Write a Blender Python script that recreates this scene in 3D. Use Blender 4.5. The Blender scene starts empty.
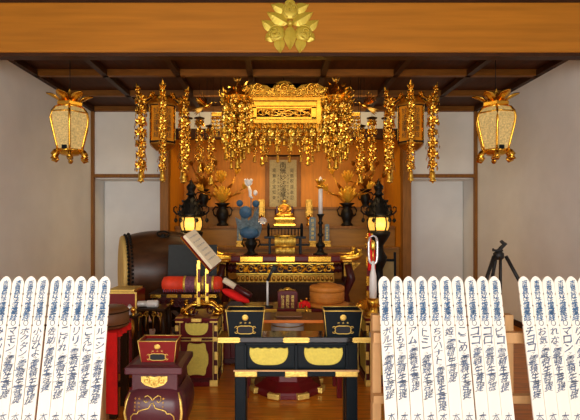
import bpy, math, random
from mathutils import Vector, Matrix
R = random.Random(7)
PI = math.pi
S = bpy.context.scene
COL = S.collection
F = 465.0          # focal length in pixels of the 580 px wide frame
EYE = 1.4          # eye height
CX = -0.135        # the camera stands a little left of the room's axis


def K(d):
    return d / F


def P(px, py, d):
    return Vector((CX + (px - 276) * d / F, d, EYE - (py - 224) * d / F))


def zz(py, d):
    return EYE - (py - 224) * d / F


def xx(px, d):
    return CX + (px - 276) * d / F


# ------------------------------------------------------------------ materials
def nodes(name):
    m = bpy.data.materials.new(name)
    m.use_nodes = True
    nt = m.node_tree
    return m, nt, nt.nodes['Principled BSDF']


def mat(name, col, rough=0.5, metal=0.0, var=0.12, scale=12.0, bump=0.0, bscale=None, stretch=(1, 1, 1), coat=0.0, emit=None, estr=0.0, spec=0.5):
    m, nt, b = nodes(name)
    tc = nt.nodes.new('ShaderNodeTexCoord')
    mp = nt.nodes.new('ShaderNodeMapping')
    mp.inputs['Scale'].default_value = stretch
    nt.links.new(tc.outputs['Object'], mp.inputs['Vector'])
    nz = nt.nodes.new('ShaderNodeTexNoise')
    nz.inputs['Scale'].default_value = scale
    nz.inputs['Detail'].default_value = 4
    nt.links.new(mp.outputs['Vector'], nz.inputs['Vector'])
    rp = nt.nodes.new('ShaderNodeValToRGB')
    a = [max(0, c * (1 - var)) for c in col]
    c2 = [min(1, c * (1 + var)) for c in col]
    rp.color_ramp.elements[0].position = 0.3
    rp.color_ramp.elements[1].position = 0.7
    rp.color_ramp.elements[0].color = (*a, 1)
    rp.color_ramp.elements[1].color = (*c2, 1)
    nt.links.new(nz.outputs['Fac'], rp.inputs['Fac'])
    nt.links.new(rp.outputs['Color'], b.inputs['Base Color'])
    b.inputs['Roughness'].default_value = rough
    b.inputs['Metallic'].default_value = metal
    b.inputs['Coat Weight'].default_value = coat
    b.inputs['Coat Roughness'].default_value = 0.12
    b.inputs['Specular IOR Level'].default_value = spec
    if bump:
        n2 = nt.nodes.new('ShaderNodeTexNoise')
        n2.inputs['Scale'].default_value = bscale or scale * 3
        n2.inputs['Detail'].default_value = 3
        nt.links.new(mp.outputs['Vector'], n2.inputs['Vector'])
        bp = nt.nodes.new('ShaderNodeBump')
        bp.inputs['Strength'].default_value = bump
        bp.inputs['Distance'].default_value = 0.01
        nt.links.new(n2.outputs['Fac'], bp.inputs['Height'])
        nt.links.new(bp.outputs['Normal'], b.inputs['Normal'])
    if emit:
        b.inputs['Emission Color'].default_value = (*emit, 1)
        b.inputs['Emission Strength'].default_value = estr
    return m


def carved(name, col, dark, scale, rough=0.35, metal=1.0, strength=1.0):
    """gold openwork relief: voronoi + noise scrolls as bump, dark only in the pierced holes"""
    m, nt, b = nodes(name)
    tc = nt.nodes.new('ShaderNodeTexCoord')
    nz = nt.nodes.new('ShaderNodeTexNoise'); nz.inputs['Scale'].default_value = scale
    nz.inputs['Detail'].default_value = 2; nz.inputs['Distortion'].default_value = 1.5
    nt.links.new(tc.outputs['Object'], nz.inputs['Vector'])
    bp = nt.nodes.new('ShaderNodeBump'); bp.inputs['Strength'].default_value = strength; bp.inputs['Distance'].default_value = 0.02
    nt.links.new(nz.outputs['Fac'], bp.inputs['Height']); nt.links.new(bp.outputs['Normal'], b.inputs['Normal'])
    b.inputs['Base Color'].default_value = (*col, 1)
    b.inputs['Roughness'].default_value = rough; b.inputs['Metallic'].default_value = metal
    return m


M = {}
M['wall'] = mat('wall_plaster', (0.81, 0.82, 0.78), 0.9, var=0.04, scale=3, bump=0.05, bscale=60)
M['floor'] = mat('floor_wood', (0.62, 0.19, 0.010), 0.28, var=0.3, scale=3, stretch=(1.2, 9, 1), coat=0.15)
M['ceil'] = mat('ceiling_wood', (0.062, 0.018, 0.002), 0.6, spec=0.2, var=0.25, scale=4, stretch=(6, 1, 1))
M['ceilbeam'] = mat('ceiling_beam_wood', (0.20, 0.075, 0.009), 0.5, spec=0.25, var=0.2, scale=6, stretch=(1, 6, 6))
M['beam'] = mat('beam_wood', (0.43, 0.165, 0.013), 0.5, spec=0.25, var=0.14, scale=2.2, stretch=(0.5, 4, 9))
M['trim'] = mat('trim_wood', (0.24, 0.10, 0.018), 0.5, spec=0.25, var=0.2, scale=6, stretch=(5, 5, 0.7))
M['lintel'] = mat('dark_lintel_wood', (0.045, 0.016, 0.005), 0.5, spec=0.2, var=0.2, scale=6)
M['alcove'] = mat('alcove_wood', (0.60, 0.225, 0.008), 0.45, spec=0.3, var=0.14, scale=4, stretch=(5, 5, 0.7))
M['step'] = mat('altar_step_wood', (0.31, 0.145, 0.016), 0.45, spec=0.3, var=0.14, scale=4, stretch=(0.7, 5, 5))
M['gold'] = mat('gold_leaf', (0.80, 0.44, 0.055), 0.27, 1.0, var=0.15, scale=20)
M['goldb'] = mat('bright_gold', (0.95, 0.62, 0.10), 0.3, 1.0, var=0.1, scale=30)
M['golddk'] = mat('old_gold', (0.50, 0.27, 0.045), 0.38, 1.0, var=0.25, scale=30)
M['plate'] = mat('pale_gilt_fitting', (0.80, 0.56, 0.13), 0.42, 0.6, var=0.12, scale=60, bump=0.35, bscale=160)
M['cart'] = mat('pale_gilt_panel', (0.72, 0.60, 0.10), 0.5, 0.3, var=0.08, scale=70, bump=0.5, bscale=220)
M['crest'] = mat('crest_gilt', (0.62, 0.47, 0.05), 0.4, 0.35, var=0.08, scale=20)
M['carve'] = carved('carved_gilt', (0.95, 0.62, 0.13), (0.02, 0.01, 0), 38)
M['black'] = mat('black_lacquer', (0.004, 0.008, 0.011), 0.35, var=0.1, scale=10, spec=0.12)
M['iron'] = mat('black_bronze', (0.006, 0.005, 0.004), 0.45, 0.0, var=0.2, scale=20, spec=0.2)
M['maroon'] = mat('red_lacquer', (0.11, 0.005, 0.006), 0.3, var=0.12, scale=10, spec=0.3)
M['maroondk'] = mat('dark_red_lacquer', (0.06, 0.009, 0.009), 0.3, var=0.15, scale=10, spec=0.3)
M['purple'] = mat('purple_brown_lacquer', (0.075, 0.016, 0.022), 0.3, var=0.12, scale=9, spec=0.35)
M['redbox'] = mat('vermilion_lacquer', (0.19, 0.005, 0.005), 0.35, var=0.08, scale=10, spec=0.3)
M['red'] = mat('red_cloth', (0.90, 0.008, 0.006), 0.8, var=0.1, scale=14, bump=0.15, bscale=120)
M['redor'] = mat('orange_red_silk', (0.85, 0.05, 0.01), 0.6, var=0.12, scale=20, bump=0.2, bscale=60)
M['broc'] = mat('purple_brocade', (0.20, 0.06, 0.10), 0.6, var=0.5, scale=40, bump=0.3, bscale=120)
M['brocgold'] = mat('gold_brocade', (0.80, 0.52, 0.08), 0.42, 0.6, var=0.3, scale=60, bump=0.4, bscale=120)
M['board'] = mat('cream_board', (0.88, 0.87, 0.76), 0.7, var=0.02, scale=6, stretch=(5, 5, 0.5))
M['ink'] = mat('blue_black_ink', (0.05, 0.135, 0.27), 0.8, var=0.25, scale=40)
M['ink2'] = mat('grey_ink', (0.10, 0.14, 0.22), 0.8, var=0.5, scale=25)
M['inkblack'] = mat('black_ink', (0.012, 0.012, 0.014), 0.8)
M['lightwood'] = mat('pale_rack_wood', (0.62, 0.36, 0.15), 0.55, var=0.12, scale=5, stretch=(4, 4, 1))
M['scroll'] = mat('scroll_paper', (0.42, 0.37, 0.20), 0.75, var=0.18, scale=40)
M['paper'] = mat('sutra_paper', (0.82, 0.72, 0.50), 0.7, var=0.04, scale=10)
M['drum'] = mat('drum_wood', (0.055, 0.021, 0.007), 0.35, var=0.4, scale=4, stretch=(1, 3, 3), spec=0.35)
M['skin'] = mat('drum_hide', (0.62, 0.42, 0.12), 0.6, var=0.12, scale=6)
M['grey'] = mat('charcoal_cloth', (0.028, 0.034, 0.035), 0.8, var=0.1, scale=20)
M['hat'] = mat('orange_cloth', (0.62, 0.22, 0.025), 0.6, var=0.12, scale=25, bump=0.25, bscale=90)
M['blue'] = mat('blue_petal', (0.03, 0.10, 0.19), 0.5, var=0.2, scale=30)
M['bluegrey'] = mat('blue_grey_leaf', (0.13, 0.18, 0.20), 0.45, var=0.3, scale=30)
M['white'] = mat('white_enamel', (0.82, 0.80, 0.76), 0.35, var=0.03)
M['silver'] = mat('silver', (0.78, 0.79, 0.80), 0.22, 0.6, var=0.04)
M['steel'] = mat('satin_steel', (0.74, 0.74, 0.70), 0.22, 0.2, var=0.1, scale=5)
M['gloss'] = mat('polished_black_lacquer', (0.004, 0.008, 0.011), 0.08, var=0.1, scale=10, spec=0.6)
M['lotus'] = mat('lit_gold_petal', (0.95, 0.55, 0.05), 0.35, 0.45, var=0.15, scale=30)  # lamp light on the petals is put into this brighter gold
M['bronze'] = mat('bell_bronze', (0.46, 0.22, 0.06), 0.26, 1.0, var=0.2, scale=8)
M['rim'] = mat('lit_orange_lacquer', (0.85, 0.22, 0.02), 0.4, 0.0, var=0.1)  # orange lacquer, brightened to hold the light falling on the edge
M['tan'] = mat('tan_screen_paper', (0.36, 0.27, 0.11), 0.7, var=0.1)
M['robe'] = mat('orange_robe', (0.65, 0.25, 0.03), 0.4, 0.5, var=0.2, scale=30)
M['wooddk'] = mat('dark_brown_wood', (0.035, 0.015, 0.005), 0.4, spec=0.15, var=0.25, scale=10, stretch=(3, 3, 1))
M['tub'] = mat('round_block_wood', (0.20, 0.085, 0.03), 0.4, var=0.2, scale=10)
M['pane'] = mat('frosted_lantern_mesh', (0.46, 0.34, 0.13), 0.5, var=0.5, scale=55, bump=0.6, bscale=70, emit=(1.0, 0.66, 0.22), estr=0.22)
M['lit'] = mat('lit_lantern_paper', (0.7, 0.45, 0.12), 0.6, var=0.4, scale=30, emit=(1.0, 0.52, 0.07), estr=0.9)
M['ash'] = mat('incense_ash', (0.16, 0.15, 0.13), 0.9, var=0.3, scale=50)
M['rubber'] = mat('black_plastic', (0.012, 0.012, 0.013), 0.5)


# ------------------------------------------------------------------ mesh kit
def rotm(rx=0, ry=0, rz=0):
    return Matrix.Rotation(rz, 4, 'Z') @ Matrix.Rotation(ry, 4, 'Y') @ Matrix.Rotation(rx, 4, 'X')


class MB:
    def __init__(s):
        s.v = []; s.f = []; s.m = []; s.sm = []

    def add(s, vs, fs, mi=0, T=None, smooth=False):
        o = len(s.v)
        for p in vs:
            p = Vector(p)
            s.v.append(T @ p if T is not None else p)
        for f in fs:
            s.f.append([i + o for i in f]); s.m.append(mi); s.sm.append(smooth)
        return s

    def box(s, c, sz, mi=0, T=None):
        x, y, z = c; a, b, d = sz[0] / 2, sz[1] / 2, sz[2] / 2
        vs = [(x - a, y - b, z - d), (x + a, y - b, z - d), (x + a, y + b, z - d), (x - a, y + b, z - d),
              (x - a, y - b, z + d), (x + a, y - b, z + d), (x + a, y + b, z + d), (x - a, y + b, z + d)]
        return s.add(vs, [(0, 3, 2, 1), (4, 5, 6, 7), (0, 1, 5, 4), (1, 2, 6, 5), (2, 3, 7, 6), (3, 0, 4, 7)], mi, T)

    def frustum(s, z0, a0, b0, z1, a1, b1, mi=0, T=None):
        vs = [(-a0, -b0, z0), (a0, -b0, z0), (a0, b0, z0), (-a0, b0, z0), (-a1, -b1, z1), (a1, -b1, z1), (a1, b1, z1), (-a1, b1, z1)]
        return s.add(vs, [(0, 3, 2, 1), (4, 5, 6, 7), (0, 1, 5, 4), (1, 2, 6, 5), (2, 3, 7, 6), (3, 0, 4, 7)], mi, T)

    def lathe(s, prof, n=16, c=(0, 0, 0), mi=0, T=None, phase=0.0, smooth=True, sq=1.0):
        vs = []; fs = []
        for r, z in prof:
            for k in range(n):
                a = phase + 2 * PI * k / n
                vs.append((c[0] + r * math.cos(a), c[1] + r * math.sin(a) * sq, c[2] + z))
        for i in range(len(prof) - 1):
            for k in range(n):
                k2 = (k + 1) % n
                fs.append((i * n + k, i * n + k2, (i + 1) * n + k2, (i + 1) * n + k))
        s.add(vs, fs, mi, T, smooth)
        o = len(s.v) - len(vs)
        up = prof[-1][1] >= prof[0][1]
        for i, fl in ((0, True), (len(prof) - 1, False)):
            if prof[i][0] > 1e-4:
                loop = [o + i * n + k for k in range(n)]
                if fl: loop.reverse()
                s.f.append(loop); s.m.append(mi); s.sm.append(False)
        return s

    def sphere(s, c, r, n=10, mi=0, T=None):
        if not isinstance(r, (tuple, list)): r = (r, r, r)
        h = max(4, n // 2 + 1)
        vs = [(c[0], c[1], c[2] - r[2])]
        fs = []
        for i in range(1, h):
            t = PI * i / h
            for k in range(n):
                a = 2 * PI * k / n
                vs.append((c[0] + r[0] * math.sin(t) * math.cos(a), c[1] + r[1] * math.sin(t) * math.sin(a), c[2] - r[2] * math.cos(t)))
        vs.append((c[0], c[1], c[2] + r[2]))
        for k in range(n):
            fs.append((0, 1 + (k + 1) % n, 1 + k))
            b = 1 + (h - 2) * n
            fs.append((b + k, b + (k + 1) % n, len(vs) - 1))
        for i in range(h - 2):
            for k in range(n):
                a0 = 1 + i * n; a1 = a0 + n; k2 = (k + 1) % n
                fs.append((a0 + k, a0 + k2, a1 + k2, a1 + k))
        return s.add(vs, fs, mi, T, True)

    def tube(s, pts, r, n=7, mi=0, T=None):
        pts = [Vector(p) for p in pts]
        rs = r if isinstance(r, (list, tuple)) else [r] * len(pts)
        vs = []; fs = []
        up = Vector((0.13, 0.21, 0.97))
        for i, p in enumerate(pts):
            t = (pts[min(i + 1, len(pts) - 1)] - pts[max(i - 1, 0)])
            t = t.normalized() if t.length > 1e-9 else Vector((0, 0, 1))
            a = t.cross(up)
            if a.length < 0.05: a = t.cross(Vector((1, 0, 0)))
            a.normalize(); b = t.cross(a)
            for k in range(n):
                an = 2 * PI * k / n
                vs.append(p + (a * math.cos(an) + b * math.sin(an)) * rs[i])
        for i in range(len(pts) - 1):
            for k in range(n):
                k2 = (k + 1) % n
                fs.append((i * n + k, (i + 1) * n + k, (i + 1) * n + k2, i * n + k2))
        s.add(vs, fs, mi, T, True)
        o = len(s.v) - len(vs)
        s.f.append([o + k for k in range(n)]); s.m.append(mi); s.sm.append(False)
        s.f.append([o + (len(pts) - 1) * n + k for k in reversed(range(n))]); s.m.append(mi); s.sm.append(False)
        return s

    def prism(s, poly, y0, y1, mi=0, T=None):
        """polygon in XZ, extruded along Y"""
        n = len(poly)
        vs = [(x, y0, z) for x, z in poly] + [(x, y1, z) for x, z in poly]
        area = sum(poly[i][0] * poly[(i + 1) % n][1] - poly[(i + 1) % n][0] * poly[i][1] for i in range(n))
        A = list(range(n)); B = list(range(n, 2 * n))
        fs = []
        if area > 0:
            fs.append(A); fs.append(B[::-1])
            for i in range(n): fs.append((i, n + i, n + (i + 1) % n, (i + 1) % n))
        else:
            fs.append(A[::-1]); fs.append(B)
            for i in range(n): fs.append((i, (i + 1) % n, n + (i + 1) % n, n + i))
        return s.add(vs, fs, mi, T)

    def gem(s, c, d, L, w, t=None, mi=0, T=None, nrm=None):
        """pointed leaf: a flattened bipyramid along direction d from base c"""
        d = Vector(d).normalized(); c = Vector(c)
        nr = Vector(nrm) if nrm else (Vector((0, -1, 0)) if abs(d.y) < 0.9 else Vector((0, 0, 1)))
        a = d.cross(nr); a.normalize(); b = a.cross(d)
        t = t or w * 0.35
        mid = c + d * L * 0.45
        vs = [c, mid + a * w / 2, mid + b * t / 2, mid - a * w / 2, mid - b * t / 2, c + d * L]
        fs = [(0, 2, 1), (0, 3, 2), (0, 4, 3), (0, 1, 4), (5, 1, 2), (5, 2, 3), (5, 3, 4), (5, 4, 1)]
        return s.add(vs, fs, mi, T)

    def leaf(s, c, d, L, w, t, curve=0.0, mi=0, T=None, nrm=(0, -1, 0), n=6):
        """long leaf with a mid rib, optionally curling along the normal"""
        d = Vector(d).normalized(); c = Vector(c); nr = Vector(nrm)
        a = d.cross(nr)
        if a.length < 1e-3: a = d.cross(Vector((1, 0, 0)))
        a.normalize(); b = a.cross(d)
        if b.dot(nr) < 0: b = -b
        vs = []; fs = []
        for i in range(n + 1):
            u = i / n
            ww = w / 2 * math.sin(PI * (u ** 0.8)) + w * 0.02
            p = c + d * L * u + b * (curve * L * u * u)
            vs += [p + a * ww, p + b * t, p - a * ww, p - b * t * 0.6]
        for i in range(n):
            q = i * 4
            for k in range(4):
                k2 = (k + 1) % 4
                fs.append((q + k, q + k2, q + 4 + k2, q + 4 + k))
        fs += [(3, 2, 1, 0), (4 * n, 4 * n + 1, 4 * n + 2, 4 * n + 3)]
        return s.add(vs, fs, mi, T)

    def curl(s, c, r, turns, tr, a0=0.0, mi=0, flip=1, T=None, n=5, steps=14):
        """flat scroll (spiral) in the XZ plane"""
        pts = []
        for i in range(steps):
            u = i / (steps - 1)
            a = a0 + flip * u * turns * 2 * PI
            rr = r * (1 - 0.8 * u)
            pts.append((c[0] + rr * math.cos(a), c[1], c[2] + rr * math.sin(a)))
        return s.tube(pts, [tr * (1 - 0.5 * i / steps) for i in range(steps)], n, mi, T)

    def build(s, name, mats, parent=None, loc=None, bevel=0.0, bseg=2, sub=0):
        me = bpy.data.meshes.new(name)
        me.from_pydata([tuple(p) for p in s.v], [], s.f)
        if not isinstance(mats, (list, tuple)): mats = [mats]
        for m in mats: me.materials.append(M[m] if isinstance(m, str) else m)
        me.polygons.foreach_set('material_index', s.m)
        me.polygons.foreach_set('use_smooth', s.sm)
        me.update()
        o = bpy.data.objects.new(name, me); COL.objects.link(o)
        if parent: o.parent = parent
        if loc is not None: o.location = loc
        if bevel:
            b = o.modifiers.new('bevel', 'BEVEL'); b.width = bevel; b.segments = bseg; b.limit_method = 'ANGLE'
        if sub:
            b = o.modifiers.new('sub', 'SUBSURF'); b.levels = sub; b.render_levels = sub
        return o


def tag(o, label, cat, group=None, kind=None):
    o['label'] = label; o['category'] = cat
    if group: o['group'] = group
    if kind: o['kind'] = kind
    return o


def thing(name, label, cat, loc=(0, 0, 0), group=None, rz=0.0):
    o = bpy.data.objects.new(name, None); COL.objects.link(o)
    o.empty_display_size = 0.05
    o.location = loc; o.rotation_euler = (0, 0, rz)
    return tag(o, label, cat, group)


def struct(o):
    o['kind'] = 'structure'
    return o


def dup(root, loc, label, group=None, rz=None, mirror=False):
    def cp(o, par):
        c = o.copy(); COL.objects.link(c)
        if par: c.parent = par
        for ch in list(o.children): cp(ch, c)
        return c
    kids = list(root.children)
    r = root.copy(); COL.objects.link(r)
    for ch in kids: cp(ch, r)
    r.location = loc; r['label'] = label
    if group: r['group'] = group
    if rz is not None: r.rotation_euler = (0, 0, rz)
    if mirror: r.scale = (-1, 1, 1)
    return r


def noisy(poly, a, seed):
    q = random.Random(seed)
    return [(x + q.uniform(-a, a), z + q.uniform(-a, a)) for x, z in poly]


def cloud_poly(w, h, n=48, lob=5, amp=0.12, flat_top=False):
    out = []
    for i in range(n):
        a = 2 * PI * i / n
        r = 1 + amp * abs(math.sin(lob * a / 2 + 0.3)) - amp / 2
        x = w / 2 * r * math.copysign(abs(math.cos(a)) ** 0.75, math.cos(a)); z = h / 2 * r * math.copysign(abs(math.sin(a)) ** 0.75, math.sin(a))
        out.append((x, z))
    return out


# ------------------------------------------------------------------ lettering
_g = {}


def glyph(ch):
    if ch not in _g:
        c = bpy.data.curves.new('glyph', 'FONT'); c.body = ch; c.size = 1.0; c.resolution_u = 2
        o = bpy.data.objects.new('glyph', c); COL.objects.link(o)
        bpy.context.view_layer.update()
        dg = bpy.context.evaluated_depsgraph_get()
        me = bpy.data.meshes.new_from_object(o.evaluated_get(dg))
        vs = [v.co.copy() for v in me.vertices]; fs = [list(p.vertices) for p in me.polygons]
        bpy.data.objects.remove(o); bpy.data.curves.remove(c); bpy.data.meshes.remove(me)
        if vs:
            x0 = min(v.x for v in vs); x1 = max(v.x for v in vs); y0 = min(v.y for v in vs); y1 = max(v.y for v in vs)
            cx, cy = (x0 + x1) / 2, (y0 + y1) / 2
            k = max(x1 - x0, y1 - y0)
            vs = [((v.x - cx) / k, (v.y - cy) / k) for v in vs]
        _g[ch] = (vs, fs)
    return _g[ch]


def write(mb, ch, x, z, w, h, y, mi=0, shear=0.0, wob=0.0, rnd=R, rot=0.0, T=None):
    """one brushed character centred at (x, z) in the XZ plane facing -Y"""
    vs, fs = glyph(ch)
    p1, p2, p3, p4 = [rnd.uniform(0, 6.28) for _ in range(4)]
    out = []
    for a, b in vs:
        u = a + wob * math.sin(5.0 * b + p1) + wob * 0.6 * math.sin(9 * a + p2)
        v = b + wob * math.sin(5.5 * a + p3) + wob * 0.6 * math.sin(8 * b + p4) + 0.22 * wob * 10 * a * 0.1
        u += shear * v
        v += rot * u
        out.append((x + u * w, y, z + v * h))
    mb.add(out, fs, mi, T)


# ================================================================== THE ROOM
WX = 3.172; BACK = 7.68; CEIL = 3.25
o = struct(MB().box((0, 3.1, -0.05), (6.6, 12.6, 0.1)).build('floor', 'floor'))
struct(MB().box((-WX - 0.06, 3.1, 1.9), (0.12, 12.6, 3.8)).build('wall_left', 'wall'))
struct(MB().box((WX + 0.06, 3.1, 1.9), (0.12, 12.6, 3.8)).build('wall_right', 'wall'))
DL = zz(176, BACK)                     # lintel height of the side doorways
AX0, AX1 = xx(169, BACK), xx(402, BACK)
wb = MB()
wb.box((0, BACK + 0.06, (DL + 0.04 + 3.4) / 2), (2 * WX, 0.12, 3.4 - DL - 0.04))
# cut for the alcove: three pieces instead of one slab
wb = MB()
wb.box(((-WX + AX0) / 2, BACK + 0.06, (DL + 3.4) / 2), (WX + AX0, 0.12, 3.4 - DL))
wb.box(((WX + AX1) / 2, BACK + 0.06, (DL + 3.4) / 2), (WX - AX1, 0.12, 3.4 - DL))
AT = zz(129, BACK); AB = zz(139, BACK)
wb.box(((AX0 + AX1) / 2, BACK + 0.06, (AT + 3.4) / 2), (AX1 - AX0, 0.12, 3.4 - AT))
struct(wb.build('wall_back', 'wall'))
struct(MB().box((-2.56, 8.26, 1.1), (1.2, 0.12, 2.3)).build('wall_doorway_left', 'wall'))
struct(MB().box((2.56, 8.26, 1.1), (1.2, 0.12, 2.3)).build('wall_doorway_right', 'wall'))
struct(MB().box((-2.56, 8.0, DL - 0.02), (1.2, 0.45, 0.04)).build('trim_1', 'wall'))
struct(MB().box((2.56, 8.0, DL - 0.02), (1.2, 0.45, 0.04)).build('trim_2', 'wall'))
# timber frame of the back wall
tr = [((-WX + 0.02, BACK - 0.02, CEIL / 2), (0.05, 0.07, CEIL)), ((WX - 0.02, BACK - 0.02, CEIL / 2), (0.05, 0.07, CEIL)),
      ((xx(165.5, BACK), BACK - 0.02, CEIL / 2), (0.135, 0.16, CEIL)), ((xx(405.5, BACK), BACK - 0.02, CEIL / 2), (0.135, 0.16, CEIL)),
      ((xx(127, BACK), BACK - 0.01, DL), (1.13, 0.08, 0.055)), ((xx(442, BACK), BACK - 0.01, DL), (1.12, 0.08, 0.055))]
for i, (c, s_) in enumerate(tr):
    struct(MB().box(c, s_).build('trim_%d' % (i + 3), 'trim', bevel=0.004))
struct(MB().box((0.02, BACK + 0.02, (AT + AB) / 2), (AX1 - AX0, 0.12, AT - AB)).build('trim_9', 'lintel', bevel=0.004))
# alcove
struct(MB().box((0, 9.0, 1.6), (3.88, 0.1, 3.3)).build('wall_alcove_back', 'alcove'))
struct(MB().box((AX0 - 0.03, 8.4, 1.6), (0.06, 1.3, 3.3)).build('wall_alcove_left', 'alcove'))
struct(MB().box((AX1 + 0.03, 8.4, 1.6), (0.06, 1.3, 3.3)).build('wall_alcove_right', 'alcove'))
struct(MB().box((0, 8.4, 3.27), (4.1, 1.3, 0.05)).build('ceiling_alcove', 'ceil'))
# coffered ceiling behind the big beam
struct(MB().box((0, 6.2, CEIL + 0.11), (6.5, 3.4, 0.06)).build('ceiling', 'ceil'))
k = 0
for y in (4.92, 5.83, 6.74, 7.64):
    struct(MB().box((0, y, CEIL + 0.04), (2 * WX, 0.07, 0.08)).build('trim_%d' % (20 + k), 'ceilbeam')); k += 1  # cross beams lighter than the long ones: caught light put into the colour
for x in (-3.14, -2.275, -1.365, -0.455, 0.455, 1.365, 2.275, 3.14):
    struct(MB().box((x, 6.15, CEIL + 0.035), (0.07, 3.1, 0.07)).build('trim_%d' % (20 + k), 'lintel')); k += 1
# the great beam, its lower edge and the wall above it
BY = 4.48
bz0, bz1 = zz(52, BY), zz(2.2, BY)
struct(MB().box((0, BY + 0.06, (bz0 + bz1) / 2), (2 * WX, 0.12, bz1 - bz0)).build('trim_40', 'beam', bevel=0.012))
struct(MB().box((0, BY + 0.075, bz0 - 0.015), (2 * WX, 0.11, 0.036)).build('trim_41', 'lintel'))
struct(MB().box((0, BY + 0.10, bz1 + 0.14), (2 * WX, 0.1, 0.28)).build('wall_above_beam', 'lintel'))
struct(MB().box((0, 0.8, 3.83), (6.5, 7.7, 0.06)).build('ceiling_front', 'ceilbeam'))
for i, x in enumerate((-2.4, -1.2, 0, 1.2, 2.4)):
    struct(MB().box((x, 0.8, 3.77), (0.09, 7.4, 0.08)).build('trim_%d' % (50 + i), 'ceilbeam'))
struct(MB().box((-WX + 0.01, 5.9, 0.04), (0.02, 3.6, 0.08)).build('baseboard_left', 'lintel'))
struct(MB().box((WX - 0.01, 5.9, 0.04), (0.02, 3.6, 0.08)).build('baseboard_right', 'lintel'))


# crest on the beam: five leaves, three fruits
def crest():
    m = MB(); u = K(BY)             # metres per photo pixel at the beam
    c = P(290, 26, BY)
    t = thing('crest', 'large gold citrus crest of leaves and three fruits on the beam', 'crest', (c.x, BY - 0.001, c.z))
    def pt(dx, dz): return Vector((dx * u, -0.01, dz * u))
    def lf(x0, z0, x1, z1, w, th=0.016):
        m.leaf(pt(x0, z0), (x1 - x0, 0, z1 - z0), math.hypot(x1 - x0, z1 - z0) * u, w * u, th, n=8)
    lf(0, 0, 0, -24.5, 12)                     # long leaf, downwards
    lf(-2, 1, -23, 13, 12); lf(2, 1, 23, 13, 12)
    m.build('leaf', 'crest', t)
    for ang, cx, cz in ((0, 0, 14.5), (2 * PI / 3, -13.5, -8), (-2 * PI / 3, 13.5, -8)):
        f = MB()
        def q(x, z):
            ca, sa = math.cos(ang), math.sin(ang)
            return pt(cx + x * ca - z * sa, cz + x * sa + z * ca)
        f.sphere(q(0, 0), (8.8 * u, 0.02, 8.6 * u), 20)
        for s_ in (-1, 1):
            f.tube([q(s_ * 7.4 * math.sin(a * 0.35), 7.2 * math.cos(a * 0.35)) + Vector((0, -0.022, 0)) for a in range(9)], 0.006, 6)
            f.tube([q(s_ * 2.6 + 2 * math.cos(a * 0.7), 1.5 + 3.5 * math.sin(a * 0.7)) + Vector((0, -0.03, 0)) for a in range(10)], 0.006, 6)
        f.tube([q(0, 5), q(0, -6)], 0.008, 6)
        fo = f.build('fruit', 'crest', t)
        l = MB()
        for a, L, w in ((0, 12, 10), (1.15, 18, 10.5), (-1.15, 18, 10.5)):
            d = q(-math.sin(a), math.cos(a)) - q(0, 0)
            l.leaf(q(-math.sin(a) * 4, math.cos(a) * 4 - (2 if a else 0)), d, L * u * (0.92 if a else 0.75), w * u, 0.013, n=8)
        l.build('leaf', 'crest', fo)
    m2 = MB(); m2.sphere(pt(0, 1) + Vector((0, -0.02, 0)), 0.03, 12)
    m2.build('boss', 'crest', t)


crest()

# ================================================================== ALTAR STEPS
def altar():
    t = thing('altar_platform', 'brown wooden stepped altar filling the alcove behind the offering table', 'altar', (0, 8.3, 0))
    w = AX1 - AX0 - 0.02; cx = (AX0 + AX1) / 2
    for d0, py in ((7.80, 247), (8.1, 226), (8.45, 207)):
        z = zz(py, d0)
        st = MB().box((cx, (d0 + 8.94) / 2 - 8.3, z / 2), (w, 8.94 - d0, z)).build('step', 'step', t)
        MB().box((cx, d0 - 8.3 - 0.012, z - 0.022), (w, 0.03, 0.045)).build('edge_strip', 'trim', st, bevel=0.004)
    return t


altar()
Z1, Z2, Z3 = zz(207, 8.45), zz(226, 8.1), zz(247, 7.80)


# hanging scroll
def scroll():
    d = 8.93
    a = P(272, 160, d); b = P(299, 207.5, d)
    w = b.x - a.x; h = a.z - b.z
    t = thing('hanging_scroll', 'grey gold calligraphy scroll hanging at the back of the altar', 'scroll', (0, d, b.z))
    MB().box((0, 0, h / 2), (w + 0.17, 0.02, h + 0.14)).build('mount', 'trim', t, bevel=0.003)
    MB().box((0, -0.013, h / 2), (w, 0.008, h)).build('paper', 'scroll', t)
    m = MB(); r = random.Random(3)
    y = -0.019
    for i, ch in enumerate('南無妙法蓮華経'):
        write(m, ch, 0, h - 0.10 - i * 0.115, 0.125, 0.115, y, wob=0.03, rnd=r)
    for sx, txt in ((-0.17, '南無多宝如来'), (0.17, '南無釈迦牟尼')):
        for i, ch in enumerate(txt):
            write(m, ch, sx, h - 0.20 - i * 0.105, 0.07, 0.08, y, wob=0.03, rnd=r)
    for sx in (-0.09, 0.09):
        for i, ch in enumerate('大日天王大月天王'):
            write(m, ch, sx, h - 0.3 - i * 0.07, 0.045, 0.05, y, wob=0.04, rnd=r)
    m.build('calligraphy', 'inkblack', t)
    m = MB()
    for z in (-0.08, h + 0.08):
        m.tube([(-w / 2 - 0.1, 0, z), (w / 2 + 0.1, 0, z)], 0.02, 10)
    m.build('roller', 'wooddk', t)


scroll()


# ================================================================== GOLD HANGINGS
def bell_mesh(h=0.12, r=0.034):
    m = MB()
    m.lathe([(r * 0.35, 0), (r * 0.72, -h * 0.06), (r * 0.8, -h * 0.5), (r * 0.82, -h * 0.75), (r * 1.15, -h * 0.9), (r * 1.1, -h), (r * 0.5, -h), (r * 0.3, -h * 1.12), (0.0001, -h * 1.2)], 10)
    return m


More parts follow.
